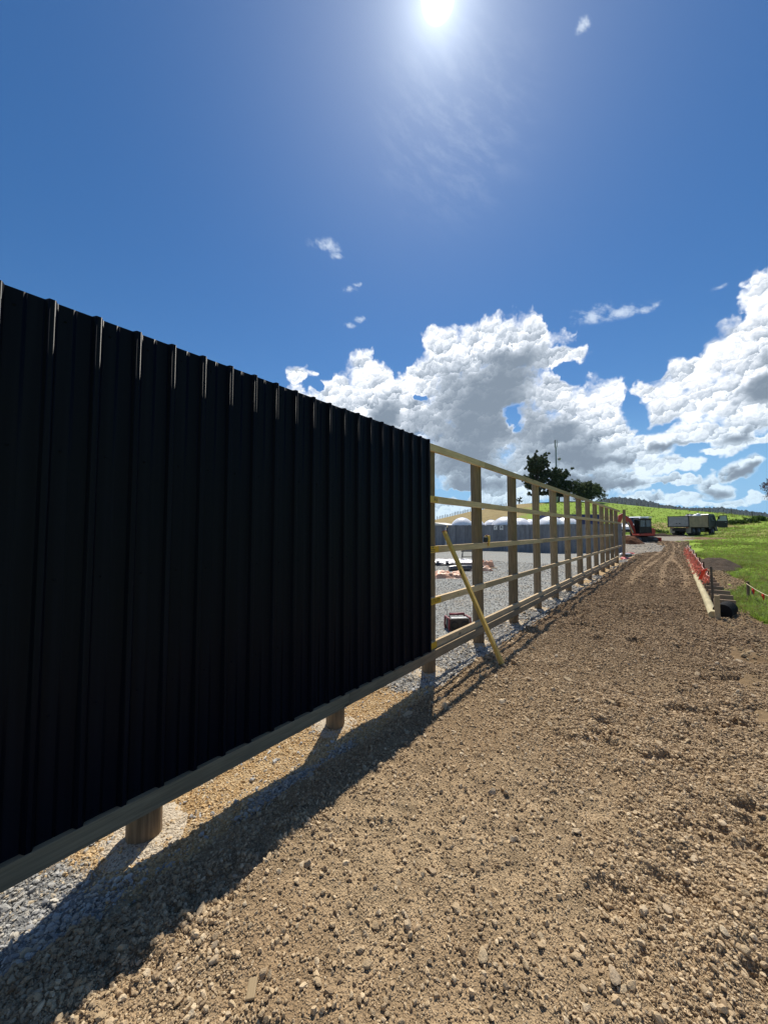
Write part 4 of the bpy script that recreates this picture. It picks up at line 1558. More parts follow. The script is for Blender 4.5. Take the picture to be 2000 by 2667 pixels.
# bright red flag tied to the near stake
M_FLAG = plain('fluorescent_red', (0.90, 0.045, 0.02), 0.55, 0.1, 6.0)
fp = at(1833, 1500, 8.35)
fl = thing('marker_flag', 'bright red cloth flag hanging at the near end of the orange mesh', 'flag', fp)
t = np.linspace(0, 1, 10)
U, V = np.meshgrid(t, t)
w = 0.11 * (1 - 0.55 * V)
o = grid_object('cloth', (U - 0.5) * w * 1.3 * SX - 0.07 * V + 0.02 * np.sin(U * 9 + V * 3), (U - 0.5) * w * 1.3 * SY + 0.02 * np.cos(U * 8), 0.12 - 0.22 * V + 0.05 * U, M_FLAG)
o.parent = fl
o.modifiers.new('thickness', 'SOLIDIFY').thickness = 0.003
b = MB()
b.tube([(0.0, 0, 0.125), (0.05, 0.02, 0.13), (0.098, 0.05, 0.11)], 0.005, 6)
b.build('tie', M_FLAG, fl)

# end of a black drain pipe
pp = at(1880, 1600, 6.85)
dp = thing('drain_pipe', 'short black plastic drain pipe with a closed end at the near end of the edging', 'pipe', (pp.x, pp.y, zland(pp.x, pp.y) + 0.10), R(-14))
prof = []
for i in range(15):
    y = 0.03 + i * 0.035
    prof += [(0.135, y), (0.135, y + 0.018), (0.124, y + 0.022), (0.124, y + 0.031)]
MY = Matrix.Rotation(R(-90), 4, 'X')
b = MB()
b.lathe(prof, 26)
M_PIPE = plain('black_pipe', (0.008, 0.008, 0.009), 0.75, 0.15, 8.0, spec=0.15)
b.build('pipe', M_PIPE, dp, M=MY)
b = MB()
b.lathe([(0.02, -0.004), (0.10, 0.0), (0.128, 0.004), (0.142, 0.012), (0.142, 0.028)], 26)
b.lathe([(0.03, -0.012), (0.026, -0.002)], 16)
b.build('end_cap', M_PIPE, dp, M=MY)

# string with red flags on the grass
s1, s2 = at(1944, 1571, 8.6), at(2045, 1640, 7.0)
sa, sb, sc_ = at(1945, 1514, 8.6), at(1957, 1536, 8.9), at(2047, 1563, 7.0)
for top_p, lab, m, w in ((sa, 'dark brown stake holding the flag string at the edge of the grass', M_STUMP, 0.045), (sb, 'short grey-blue peg just behind the flag string', plain('grey_peg', (0.09, 0.11, 0.13), 0.6), 0.032), (sc_, 'second brown stake of the flag string, beyond the first flags', M_STUMP, 0.045)):
    z0 = zland(top_p.x, top_p.y)
    st = thing('flag_stake', lab, 'stake', (top_p.x, top_p.y, z0), 0.3)
    b = MB()
    b.bar((0, 0, -0.2), (0.01, 0.0, top_p.z - z0), w, w, (0, 1, 0))
    b.build('shaft', m, st, bevel=0.003)
s0, e0 = at(1943, 1520, 8.57), at(2046, 1568, 7.0)
bt = thing('bunting', 'pale string with small red pennants stretched between stakes over the grass', 'bunting', s0)
b = MB()
pts = [s0.lerp(e0, t) - s0 + Vector((0, 0, -0.05 * 4 * t * (1 - t))) for t in np.linspace(0, 1, 12)]
b.tube(pts, 0.006, 6)
b.build('string', plain('straw_string', (0.66, 0.55, 0.36), 0.8), bt)
for t in (0.19, 0.46, 0.74):
    p = s0.lerp(e0, t) - s0 + Vector((0, 0, -0.05 * 4 * t * (1 - t)))
    dr = (e0 - s0).normalized()
    b = MB()
    q = [p - dr * 0.05, p + dr * 0.05, p + dr * 0.004 + Vector((0.01, 0.02, -0.15)), p + dr * 0.02 + Vector((0.018, 0, -0.06)), p - dr * 0.02 + Vector((-0.012, 0, -0.06))]
    nrm = dr.cross(Vector((0, 0, 1))).normalized() * 0.003
    vs = [v + nrm for v in q] + [v - nrm for v in q]
    b.add(vs, ((0, 4, 3, 1), (4, 2, 3), (6, 8, 9, 5), (8, 7, 9), (0, 1, 6, 5), (1, 3, 8, 6), (3, 2, 7, 8), (2, 4, 9, 7), (4, 0, 5, 9)))
    b.build('pennant', M_FLAG, bt)

g = ground_at(656, 2592)
b = MB()
b.box((0, 0, 0), (0.030, 0.052, 0.010))
chip = tag(b.build('timber_chip', M_RAIL, None, 0.002), 'small pale flat timber chip lying on the open soil in the foreground', 'timber')
chip.location = (g.x, g.y, float(path_height(np.array([g.x]), np.array([g.y]))[0]) + 0.016)
chip.rotation_euler = (R(14), R(-6), YAW + R(6))



# ------------------------------------------------------------------ beyond the yard: plank wall, shed, tanks
M_GREYWOOD = wood('weathered_plank', (0.215, 0.215, 0.225), axis=2, var=0.3, tint=(0.15, 0.155, 0.17), knots=False, grain=30.0, rand=0.4)
M_TANK = plain('white_tank_plastic', (0.80, 0.80, 0.82), 0.32, 0.03, 1.5, spec=0.5)
M_ROOFW = plain('cream_roof', (0.66, 0.62, 0.56), 0.5, 0.08, 2.0)
WALL_Y = 32.8


def on_plane_y(px, Y):
    r = ray(px, 1380)
    return r.x * Y / r.y


wx0, wx1 = on_plane_y(1166, WALL_Y), on_plane_y(1618, WALL_Y)
WALL = thing('plank_wall', 'tall grey wall of upright weathered planks across the back of the yard', 'wall', ((wx0 + wx1) / 2, WALL_Y, -0.3))
rw = random.Random(12)
plank_meshes = []
for k in range(5):
    b = MB()
    b.box((0, 0, 1.16 + 0.004 * k), (0.192, 0.036, 2.33 + 0.008 * k))
    o = b.build('plank', M_GREYWOOD, WALL)
    plank_meshes.append(o.data)
    bpy.data.objects.remove(o)
x = wx0 + 0.1
while x < wx1:
    o = bpy.data.objects.new('plank', plank_meshes[rw.randrange(5)])
    o.parent = WALL
    o.location = (x - WALL.location.x, rw.uniform(-0.008, 0.008), 0.0)
    col.objects.link(o)
    x += 0.2
b = MB()
for z in (0.4, 1.2, 2.0):
    b.box((0, 0.07, z), (wx1 - wx0, 0.06, 0.1))
b.build('back_rails', M_GREYWOOD, WALL)
b = MB()
b.box((0, -0.002, 2.36), (wx1 - wx0 + 0.04, 0.10, 0.035))
b.build('cap_rail', M_GREYWOOD, WALL)

sx1, sx0 = wx0 - 0.02, on_plane_y(1075, WALL_Y)
shd = thing('shed', 'low plank shed with a pale sloping roof at the left end of the grey wall', 'shed', ((sx0 + sx1) / 2, WALL_Y - 0.2, -0.3))
w = sx1 - sx0
for i in range(int(w / 0.2)):
    o = bpy.data.objects.new('plank', plank_meshes[rw.randrange(5)])
    o.parent, o.scale = shd, (1, 1, 0.93)
    o.location = (-w / 2 + 0.1 + i * 0.2, rw.uniform(-0.006, 0.006), 0)
    col.objects.link(o)
b = MB()
b.box((0, 1.2, 1.09), (w - 0.06, 2.3, 2.16))
b.build('wall', M_GREYWOOD, shd)
b = MB()
b.box((0, -0.045, 2.27), (w + 0.1, 0.045, 0.19))
b.build('fascia', M_GREYWOOD, shd)
b = MB()
b.prism([(-w / 2 - 0.1, 2.375), (w / 2 + 0.06, 2.375), (w / 2 + 0.02, 2.42), (w / 2 - 1.5, 2.66), (-w / 2 + 1.5, 2.66), (-w / 2 - 0.1, 2.42)], -0.15, 2.5)
b.build('roof', M_ROOFW, shd)
b = MB()
b.box((w / 2 - 0.06, -0.06, 1.1), (0.10, 0.05, 2.2))
b.build('corner_post', M_ROOFW, shd)

for px, kind in ((1290, 'prohibition notice showing a dark figure'), (1305.5, 'notice showing a dark round symbol')):
    x = on_plane_y(px, WALL_Y - 0.03)
    z = at(px, 1374.5, 34.0).z
    sg = thing('wall_sign', 'small white %s on the grey plank wall' % kind, 'sign', (x, WALL_Y - 0.034, z))
    b = MB()
    b.box((0, 0, 0), (0.30, 0.012, 0.40))
    b.build('plate', plain('white_sign_board', (0.70, 0.69, 0.66), 0.5, 0.05), sg)
    b = MB()
    if px < 1300:
        b.box((0.02, -0.009, 0.07), (0.15, 0.004, 0.05), Matrix.Rotation(R(-35), 3, 'Y'))
        b.box((-0.03, -0.009, 0.0), (0.06, 0.004, 0.16))
        b.box((0, -0.009, -0.155), (0.22, 0.004, 0.02))
    else:
        b.lathe([(0.085, -0.002), (0.085, 0.002)], 16)
        b.v = [(v[0], -0.009 + v[2], v[1] + 0.05) for v in b.v]
        b.box((0, -0.009, -0.10), (0.20, 0.004, 0.02))
        b.box((0, -0.009, -0.145), (0.16, 0.004, 0.02))
    b.build('symbol', plain('dark_print', (0.09, 0.08, 0.08), 0.6), sg)


def tank(px, ypx, Rpx, D, label):
    c = at(px, ypx, D)
    Rm = Rpx * D / 962 * 1.06
    zb = -0.3
    h = c.z - zb
    t = thing('water_tank', label, 'tank', (c.x, c.y, zb), 0, 'white domed tanks behind the plank wall')
    b = MB()
    b.lathe([(Rm * 0.98, 0), (Rm, 0.05)] + [(Rm, (h - Rm) * k / 5) for k in range(1, 6)], 40)
    b.build('barrel', M_TANK, t)
    b = MB()
    b.lathe([(Rm * math.cos(a) + 0.001, (h - Rm) + Rm * math.sin(a)) for a in np.linspace(0, math.pi / 2 - 0.02, 16)], 48)
    b.build('dome', M_TANK, t)
    b = MB()
    b.lathe([(0.19, h - 0.03), (0.19, h + 0.015), (0.15, h + 0.02)], 16)
    b.build('cap', M_TANK, t)
    b = MB()
    for k in range(3):
        a0 = k * 2 * math.pi / 3 + px
        b.tube([(Rm * 1.004 * math.cos(a) * math.cos(a0), Rm * 1.004 * math.cos(a) * math.sin(a0), (h - Rm) + Rm * 1.004 * math.sin(a)) for a in np.linspace(0.05, 1.45, 12)], 0.018, 6)
    b.build('seam', M_TANK, t)


for px, ypx, r, D, lab in ((1203, 1348, 28, 37.6, 'leftmost large white domed tank above the plank wall'),
                           (1240, 1353, 22, 41.5, 'small white domed tank half hidden by the second bare fence post'),
                           (1279, 1354, 20, 42.0, 'smallest white domed tank, just left of the wide dome over the two wall signs'),
                           (1315, 1346, 36, 37.9, 'wide white domed tank over the two wall signs'),
                           (1354, 1349.5, 29, 41.5, 'white domed tank just right of the third bare fence post'),
                           (1381, 1352.5, 22, 42.5, 'low white domed tank left of the blue container'),
                           (1432, 1345, 38, 38.0, 'wide white domed tank in front of the left end of the blue container'),
                           (1473, 1347, 36, 41.8, 'rightmost of the white domed tanks, before the blue container')):
    tank(px, ypx, r, D, lab)

# blue shipping container
M_NAVY = plain('navy_container', (0.018, 0.032, 0.16), 0.5, 0.15, 3.0, dirt=(0.10, 0.07, 0.05), dirt_amt=0.3)
c = at(1483, 1341, 48.0)
ct = thing('shipping_container', 'dark blue shipping container behind the white tanks', 'container', (c.x, c.y, c.z - 2.6), YAW)
b = MB()
b.box((0, 0, 1.3), (6.9, 2.4, 2.55))
n = 34
b.build('body', M_NAVY, ct)
b = MB()
for i in range(n):
    b.box((-3.3 + i * 0.2, -1.215, 1.3), (0.09, 0.03, 2.3))
b.build('corrugation', M_NAVY, ct)
b = MB()
for z in (0.07, 2.54):
    b.box((0, -1.225, z), (6.94, 0.06, 0.14))
for x in (-3.42, 3.42):
    b.box((x, -1.22, 1.3), (0.12, 0.08, 2.36))
b.build('frame', M_NAVY, ct)

# ------------------------------------------------------------------ wheels
M_TYRE = plain('tyre_rubber', (0.018, 0.018, 0.019), 0.8, 0.2, 12.0, dirt=(0.11, 0.085, 0.06), dirt_amt=0.35)
M_RIM = plain('wheel_rim', (0.10, 0.105, 0.11), 0.5, 0.2, 10.0, metal=0.3)
M_GLASS = plain('dark_glass', (0.012, 0.016, 0.018), 0.08, 0.1, 3.0, spec=0.8)
TO_Y = Matrix.Rotation(R(90), 4, 'X')


def wheel(parent, x, y, r, w, rim=M_RIM):
    b = MB()
    b.lathe([(r * 0.60, -w / 2), (r * 0.93, -w / 2), (r, -w / 2 + 0.03), (r, w / 2 - 0.03), (r * 0.93, w / 2), (r * 0.60, w / 2)], 24)
    o = b.build('wheel', M_TYRE, parent, M=TO_Y)
    o.location = (x, y, r)
    b = MB()
    s = -1 if y < 0 else 1
    b.lathe([(r * 0.10, 0.02), (r * 0.16, 0.05), (r * 0.22, 0.01), (r * 0.45, 0.02), (r * 0.60, 0.06)], 20)
    q = b.build('rim', rim, o, M=Matrix.Translation((0, s * (w / 2 - 0.05), 0)) @ (TO_Y if s < 0 else TO_Y.inverted()))


# ------------------------------------------------------------------ tip truck
M_OLIVE = plain('dark_truck_paint', (0.011, 0.015, 0.019), 0.42, 0.2, 5.0, dirt=(0.11, 0.09, 0.06), dirt_amt=0.15)
M_TRAY = plain('grey_steel_tray', (0.31, 0.225, 0.155), 0.6, 0.22, 2.0, dirt=(0.20, 0.15, 0.09), dirt_amt=0.6)
M_TRAY2 = plain('grey_tailgate', (0.30, 0.29, 0.28), 0.6, 0.18, 2.0, dirt=(0.20, 0.15, 0.10), dirt_amt=0.6)
M_FLAP = plain('pale_mudflap', (0.33, 0.31, 0.26), 0.7, 0.15, 4.0, dirt=(0.16, 0.12, 0.08), dirt_amt=0.6)
M_CHAS = plain('black_chassis', (0.012, 0.012, 0.013), 0.6, 0.2, 6.0, dirt=(0.08, 0.06, 0.045), dirt_amt=0.4)
M_WHITE = plain('white_paint', (0.78, 0.78, 0.78), 0.35, 0.04, 3.0)
tp = at(1767, 1396, 48.2)
hd = RIGHT * math.sin(R(66)) + FWD * math.cos(R(66))
TR = thing('tip_truck', 'dark tip truck with a grey steel tray and its cab door open', 'truck', (tp.x, tp.y, zland(tp.x, tp.y) + 0.08), math.atan2(hd.y, hd.x))
b = MB()
b.box((2.2, 1.17, 1.78), (4.36, 0.06, 1.40))
b.box((2.2, -1.17, 1.78), (4.36, 0.06, 1.40))
b.box((4.36, 0, 1.82), (0.06, 2.28, 1.48))
b.box((2.2, 0, 1.12), (4.36, 2.28, 0.10))
for y in (-1.205, 1.205):
    b.box((2.2, y, 1.13), (4.40, 0.05, 0.14))
    b.box((2.2, y, 2.46), (4.40, 0.06, 0.08))
tray = b.build('tray', M_TRAY, TR, bevel=0.008)
b = MB()
b.box((-0.02, 0, 1.80), (0.06, 2.36, 1.32))
tg = b.build('tailgate', M_TRAY2, TR, bevel=0.006)
b = MB()
for y in (-1.19, 1.19):
    b.box((-0.025, y, 1.79), (0.10, 0.09, 1.46))
b.box((-0.03, 0, 2.47), (0.09, 2.46, 0.06))
b.box((-0.03, 0, 1.13), (0.09, 2.46, 0.09))
b.build('frame', M_CHAS, tg)
b = MB()
for y in (-0.18, 0.18):
    b.box((-0.056, y, 1.53), (0.02, 0.16, 0.09))
b.build('stencil', M_CHAS, tg)
b = MB()
for y in (-0.42, 0.42):
    b.box((3.2, y, 0.86), (6.6, 0.10, 0.22))
b.box((3.55, -0.72, 0.78), (0.9, 0.5, 0.42))
b.box((3.55, 0.72, 0.78), (0.9, 0.5, 0.42))
b.box((0.1, 0, 0.72), (0.12, 1.5, 0.3))
for x in (1.0, 2.2, 5.55):
    b.tube([(x, -0.9, 0.48), (x, 0.9, 0.48)], 0.07, 10)
b.build('chassis', M_CHAS, TR)
for y in (-0.92, 0.92):
    b = MB()
    b.box((0.36, y, 0.66), (0.025, 0.54, 0.72))
    b.build('mudflap', M_FLAP, TR)
b = MB()
b.box((0.14, -0.9, 0.98), (0.05, 0.3, 0.1))
b.box((0.14, 0.9, 0.98), (0.05, 0.3, 0.1))
b.build('tail_light', plain('red_lens', (0.28, 0.02, 0.015), 0.3), TR)
for x in (1.0, 2.2):
    for y in (-0.88, 0.88):
        wheel(TR, x, y, 0.50, 0.56)
for y in (-0.98, 0.98):
    wheel(TR, 5.55, y, 0.50, 0.30)
b = MB()
b.prism([(4.62, 0.82), (4.62, 2.72), (4.80, 2.84), (5.95, 2.82), (6.12, 2.74), (6.60, 1.86), (6.66, 1.20), (6.66, 0.58), (6.20, 0.58), (6.08, 0.98), (5.80, 1.10), (5.30, 1.10), (5.02, 0.98), (4.95, 0.82)], -1.14, 1.14)
cab = b.build('cab', M_OLIVE, TR, bevel=0.03)
b = MB()
for s in (-1.145, 1.145):
    b.prism([(5.10, 1.86), (5.10, 2.62), (5.98, 2.62), (6.36, 1.86)], s - 0.006, s + 0.006)
b.build('window', M_GLASS, cab)
b = MB()
b.hexa([(6.14, -1.0, 2.70), (6.14, 1.0, 2.70), (6.59, 1.0, 1.92), (6.59, -1.0, 1.92), (6.16, -1.0, 2.71), (6.16, 1.0, 2.71), (6.61, 1.0, 1.93), (6.61, -1.0, 1.93)])
b.build('windscreen', M_GLASS, cab)
b = MB()
b.box((6.70, 0, 0.66), (0.16, 2.3, 0.26))
b.build('bumper', M_CHAS, TR, bevel=0.02)
for y in (-0.85, 0.85):
    b = MB()
    b.box((6.675, y, 0.98), (0.04, 0.34, 0.2))
    b.build('headlight', plain('lens', (0.6, 0.6, 0.58), 0.15), TR)
# the driver's door stands open, hinged at the front of the cab
DM = Matrix.Translation((6.42, -1.17, 0.0)) @ Matrix.Rotation(R(128), 4, 'Z')
b = MB()
b.prism([(-1.12, 1.02), (-1.18, 1.90), (-1.10, 2.66), (-0.36, 2.66), (0.0, 1.90), (0.0, 1.22), (-0.20, 1.02)], -0.03, 0.03)
dr = b.build('door', M_OLIVE, TR, M=DM, bevel=0.012)
b = MB()
b.prism([(-1.08, 1.92), (-1.02, 2.58), (-0.40, 2.58), (-0.10, 1.92)], -0.036, 0.036)
b.build('window', plain('pale_glass', (0.35, 0.42, 0.42), 0.1, 0.1, 2.0), dr, M=DM)
b = MB()
b.box((-0.95, 0.045, 1.70), (0.16, 0.03, 0.04))
b.build('handle', M_STEEL, dr, M=DM)
b = MB()
b.tube([(6.35, -1.16, 2.5), (6.52, -1.36, 2.5)], 0.02, 6)
b.box((6.52, -1.40, 2.35), (0.06, 0.18, 0.36))
b.build('mirror', M_CHAS, TR)
b = MB()
b.box((5.1, 0.2, 2.87), (0.5, 0.7, 0.06))
b.build('roof_hatch', M_WHITE, TR, bevel=0.02)


def on_truck(name, label, cat, x, y, z, mesh_fn, m):
    t = TR.matrix_basis if False else Matrix.Translation(TR.location) @ Matrix.Rotation(TR.rotation_euler.z, 4, 'Z')
    b = mesh_fn()
    o = b.build(name, m, None)
    o.location = t @ Vector((x, y, z))
    o.rotation_euler = (0, 0, TR.rotation_euler.z)
    return tag(o, label, cat)


def mound(sx, sy, h, seed):
    b = MB()
    n, r = 20, 7
    vs = []
    for j in range(r):
        a = j / (r - 1) * math.pi / 2
        for i in range(n):
            t = 2 * math.pi * i / n
            w = 1 + 0.16 * mnoise.noise(Vector((math.cos(t) * 2 + seed, math.sin(t) * 2, j * 0.6)))
            vs.append((sx * math.cos(a) * math.cos(t) * w, sy * math.cos(a) * math.sin(t) * w, h * math.sin(a) * w))
    b.add(vs, [(j * n + i, j * n + (i + 1) % n, (j + 1) * n + (i + 1) % n, (j + 1) * n + i) for j in range(r - 1) for i in range(n)], True)
    b.add(vs[:n], (tuple(range(n)),))
    return b


on_truck('load', 'dark rounded load heaped in the grey tray of the truck', 'load', 2.25, -0.2, 1.30, lambda: mound(1.75, 0.85, 1.46, 2), plain('dark_load', (0.03, 0.035, 0.055), 0.6, 0.4, 4.0, bmp=0.6))
for i, (x, y, lab) in enumerate(((1.25, -0.72, 'white bag showing at the rear of the load in the truck tray'), (2.0, -0.78, 'white bag showing in the middle of the load in the truck tray'))):
    on_truck('bag', lab, 'bag', x, y, 2.30, lambda: mound(0.34, 0.2, 0.36, 5 + i), plain('pale_bag', (0.62, 0.66, 0.72), 0.6, 0.15, 6.0))
on_truck('round_tub', 'round white tub standing on top of the load behind the cab', 'tub', 3.55, -0.5, 2.30, lambda: mound(0.36, 0.36, 0.62, 11), M_WHITE)

# ------------------------------------------------------------------ small excavator
M_ORNG = plain('digger_orange', (0.40, 0.038, 0.028), 0.45, 0.15, 4.0, dirt=(0.16, 0.10, 0.06), dirt_amt=0.5)
ep = at(1674, 1412, 37.0)
EX = thing('excavator', 'small orange tracked excavator with a black cab working beside the clay heap', 'excavator', (ep.x, ep.y, zland(ep.x, ep.y)), YAW + R(172))
for y in (-0.62, 0.62):
    b = MB()
    b.prism([(-0.98, 0.10), (-0.80, 0.0), (0.80, 0.0), (0.98, 0.10), (1.02, 0.30), (0.92, 0.46), (0.75, 0.52), (-0.75, 0.52), (-0.92, 0.46), (-1.02, 0.30)], y - 0.17, y + 0.17)
    tk = b.build('track', M_TYRE, EX, bevel=0.01)
    b = MB()
    for i in range(19):
        b.box((-0.86 + i * 0.095, y, 0.530), (0.045, 0.35, 0.025))
        b.box((-0.86 + i * 0.095, y, -0.004), (0.045, 0.35, 0.02))
    b.build('track_pads', M_TYRE, tk)
    b = MB()
    for x in (-0.72, 0.72):
        b.lathe([(0.19, -0.185), (0.19, 0.185)], 16)
        k = 32
        b.v[-k:] = [(v[0] + x, y + v[2], v[1] + 0.27) for v in b.v[-k:]]
    b.build('sprocket', M_RIM, tk)
b = MB()
b.box((-1.22, 0, 0.28), (0.07, 1.6, 0.42))
for y in (-0.45, 0.45):
    b.bar((-1.2, y, 0.25), (-0.4, y, 0.32), 0.08, 0.12)
b.build('blade', M_ORNG, EX, bevel=0.01)
b = MB()
b.lathe([(0.42, 0.40), (0.42, 0.64)], 24)
b.build('turntable', M_CHAS, EX)
b = MB()
b.prism([(-0.72, 0.66), (0.62, 0.66), (0.68, 0.80), (0.55, 0.92), (-0.35, 0.96), (-0.45, 1.50), (-0.66, 1.50), (-0.80, 1.20)], -0.72, 0.72)
b.build('house', M_ORNG, EX, bevel=0.04)
b = MB()
for x in (-0.42, 0.62):
    for y in (-0.30, 0.70):
        b.bar((x, y, 0.9), (x * 0.94, y, 2.42), 0.07, 0.07, (0, 1, 0))
for z in (1.05, 1.62, 2.42):
    b.box((0.09, 0.70, z), (1.06, 0.07, 0.07))
    b.box((0.09, -0.30, z), (1.06, 0.07, 0.07))
    b.box((-0.41, 0.2, z), (0.07, 1.0, 0.07))
b.bar((0.08, 0.70, 0.95), (0.08, 0.70, 2.42), 0.06, 0.06, (0, 1, 0))
cb = b.build('cab_frame', M_CHAS, EX, bevel=0.008)
b = MB()
b.box((0.09, 0.695, 1.30), (1.0, 0.02, 0.60))
b.box((-0.41, 0.2, 1.45), (0.02, 0.95, 1.0))
b.box((0.09, -0.29, 1.62), (1.0, 0.02, 1.5))
b.box((0.0, 0.2, 1.25), (0.5, 0.5, 0.5))
b.box((-0.18, 0.2, 1.65), (0.14, 0.48, 0.6))
b.build('seat', M_CHAS, EX, bevel=0.02)
b = MB()
b.box((0.34, 0.702, 2.02), (0.44, 0.012, 0.72))
b.box((-0.17, 0.702, 2.02), (0.40, 0.012, 0.72))
b.build('window', plain('cab_glass', (0.05, 0.065, 0.07), 0.06, 0.1, 3.0, spec=0.8), EX)
b = MB()
b.prism([(-0.50, 2.46), (0.70, 2.46), (0.66, 2.56), (-0.44, 2.58)], -0.36, 0.76)
b.build('cab_roof', M_CHAS, EX, bevel=0.03)
EX.scale = (1.0, 1.0, 0.90)


def thick_path(pts, ws, y0, y1):
    b = MB()
    up, dn = [], []
    for i, (x, z) in enumerate(pts):
        a, c = pts[max(i - 1, 0)], pts[min(i + 1, len(pts) - 1)]
        d = Vector((c[0] - a[0], c[1] - a[1])).normalized()
        up.append((x - d.y * ws[i] / 2, z + d.x * ws[i] / 2))
        dn.append((x + d.y * ws[i] / 2, z - d.x * ws[i] / 2))
    n = len(pts)
    vs = [(x, y0, z) for x, z in up + dn] + [(x, y1, z) for x, z in up + dn]
    m = 2 * n
    fs = []
    for i in range(n - 1):
        fs += [(i, i + 1, n + i + 1, n + i), (m + i, m + n + i, m + n + i + 1, m + i + 1), (i, m + i, m + i + 1, i + 1), (n + i, n + i + 1, m + n + i + 1, m + n + i)]
    fs += [(0, n, m + n, m), (n - 1, m + n - 1, m + 2 * n - 1, 2 * n - 1)]
    return b.add(vs, fs)


boom = thick_path([(0.80, 0.85), (0.92, 1.35), (1.08, 1.90), (1.30, 2.40), (1.62, 2.74), (1.98, 2.90)], [0.26, 0.34, 0.40, 0.42, 0.34, 0.22], -0.13, 0.13).build('boom', M_ORNG, EX, bevel=0.015)
b = MB()
b.tube([(0.95, 0.17, 1.0), (1.42, 0.17, 2.2)], 0.055, 10)
b.tube([(1.25, 0.0, 2.72), (2.0, 0.0, 3.15)], 0.05, 10)
b.build('ram', M_STEEL, boom)
arm = thick_path([(1.80, 3.12), (2.02, 2.86), (2.22, 2.10), (2.30, 1.55)], [0.16, 0.40, 0.30, 0.18], -0.11, 0.11).build('dipper_arm', M_ORNG, EX, bevel=0.012)
b = MB()
b.tube([(2.08, 0.0, 3.0), (2.42, 0.0, 2.2), (2.48, 0.0, 1.75)], [0.05, 0.05, 0.03], 8)
b.build('ram', M_STEEL, arm)
b = MB()
b.prism([(2.34, 1.62), (2.50, 1.40), (2.40, 1.06), (2.10, 0.94), (1.84, 1.06), (1.88, 1.14), (2.10, 1.08), (2.28, 1.20), (2.16, 1.52)], -0.24, 0.24)
b.build('bucket', M_CHAS, EX)
b = MB()
b.lathe([(0.02, 1.45), (0.035, 1.70), (0.03, 1.86)], 8, (-0.60, -0.50, 0))
b.build('exhaust', M_CHAS, EX)
b = MB()
for y in (0.1, 0.34):
    b.tube([(0.5, y, 1.0), (0.52, y, 1.42)], 0.02, 6)
b.tube([(0.62, 0.74, 1.95), (0.70, 0.84, 1.95)], 0.012, 6)
b.build('lever', M_CHAS, EX)

# ------------------------------------------------------------------ white four wheel drive behind the excavator
sp_ = at(1651, 1391, 47.0)
hs = -RIGHT * 0.80 - FWD * 0.60
SU = thing('parked_car', 'white four wheel drive with its tailgate raised, parked behind the excavator', 'car', (sp_.x, sp_.y, zland(sp_.x, sp_.y)), math.atan2(hs.y, hs.x))
M_CARW = plain('white_car_paint', (0.74, 0.76, 0.80), 0.22, 0.03, 2.0)
b = MB()
b.prism([(-2.25, 0.42), (-2.28, 1.05), (-2.20, 1.92), (-1.95, 2.02), (0.25, 2.04), (0.55, 1.94), (1.18, 1.26), (2.10, 1.14), (2.32, 0.98), (2.34, 0.50), (1.98, 0.42), (1.84, 0.80), (1.58, 0.92), (1.32, 0.92), (1.06, 0.80), (0.94, 0.42), (-1.0, 0.42), (-1.12, 0.80), (-1.38, 0.92), (-1.64, 0.92), (-1.90, 0.80), (-2.02, 0.42)], -0.92, 0.92)
body = b.build('body', M_CARW, SU, bevel=0.06)
b = MB()
for s in (-0.926, 0.926):
    b.prism([(-2.05, 1.28), (-1.98, 1.86), (-1.10, 1.90), (-1.10, 1.26)], s - 0.006, s + 0.006)
    b.prism([(-1.02, 1.26), (-1.02, 1.90), (-0.05, 1.90), (-0.05, 1.24)], s - 0.006, s + 0.006)
    b.prism([(0.03, 1.24), (0.03, 1.90), (0.34, 1.88), (0.92, 1.24)], s - 0.006, s + 0.006)
b.build('window', M_GLASS, body)
b = MB()
b.hexa([(0.56, -0.78, 1.90), (0.56, 0.78, 1.90), (1.14, 0.82, 1.30), (1.14, -0.82, 1.30), (0.60, -0.78, 1.93), (0.60, 0.78, 1.93), (1.18, 0.82, 1.32), (1.18, -0.82, 1.32)])
b.build('windscreen', M_GLASS, body)
for x in (1.45, -1.51):
    for y in (-0.82, 0.82):
        wheel(SU, x, y, 0.40, 0.26)
b = MB()
b.prism([(-2.22, 2.00), (-2.24, 2.08), (-3.30, 2.06), (-3.42, 1.98), (-3.28, 1.98)], -0.86, 0.86)
b.build('tailgate', M_CARW, SU, bevel=0.02)
for y in (-0.7, 0.7):
    b = MB()
    b.box((2.335, y, 0.90), (0.05, 0.36, 0.16))
    b.build('headlight', plain('car_lens', (0.65, 0.66, 0.66), 0.12), SU)
b = MB()
b.box((2.36, 0, 0.60), (0.14, 1.86, 0.24))
b.build('bumper', M_CHAS, SU, bevel=0.03)
b = MB()
for s in (-1, 1):
    b.box((0.86, s * 1.02, 1.32), (0.14, 0.18, 0.14))
b.build('mirror', M_CARW, SU, bevel=0.02)

SU.scale = (1.08, 1.0, 1.22)

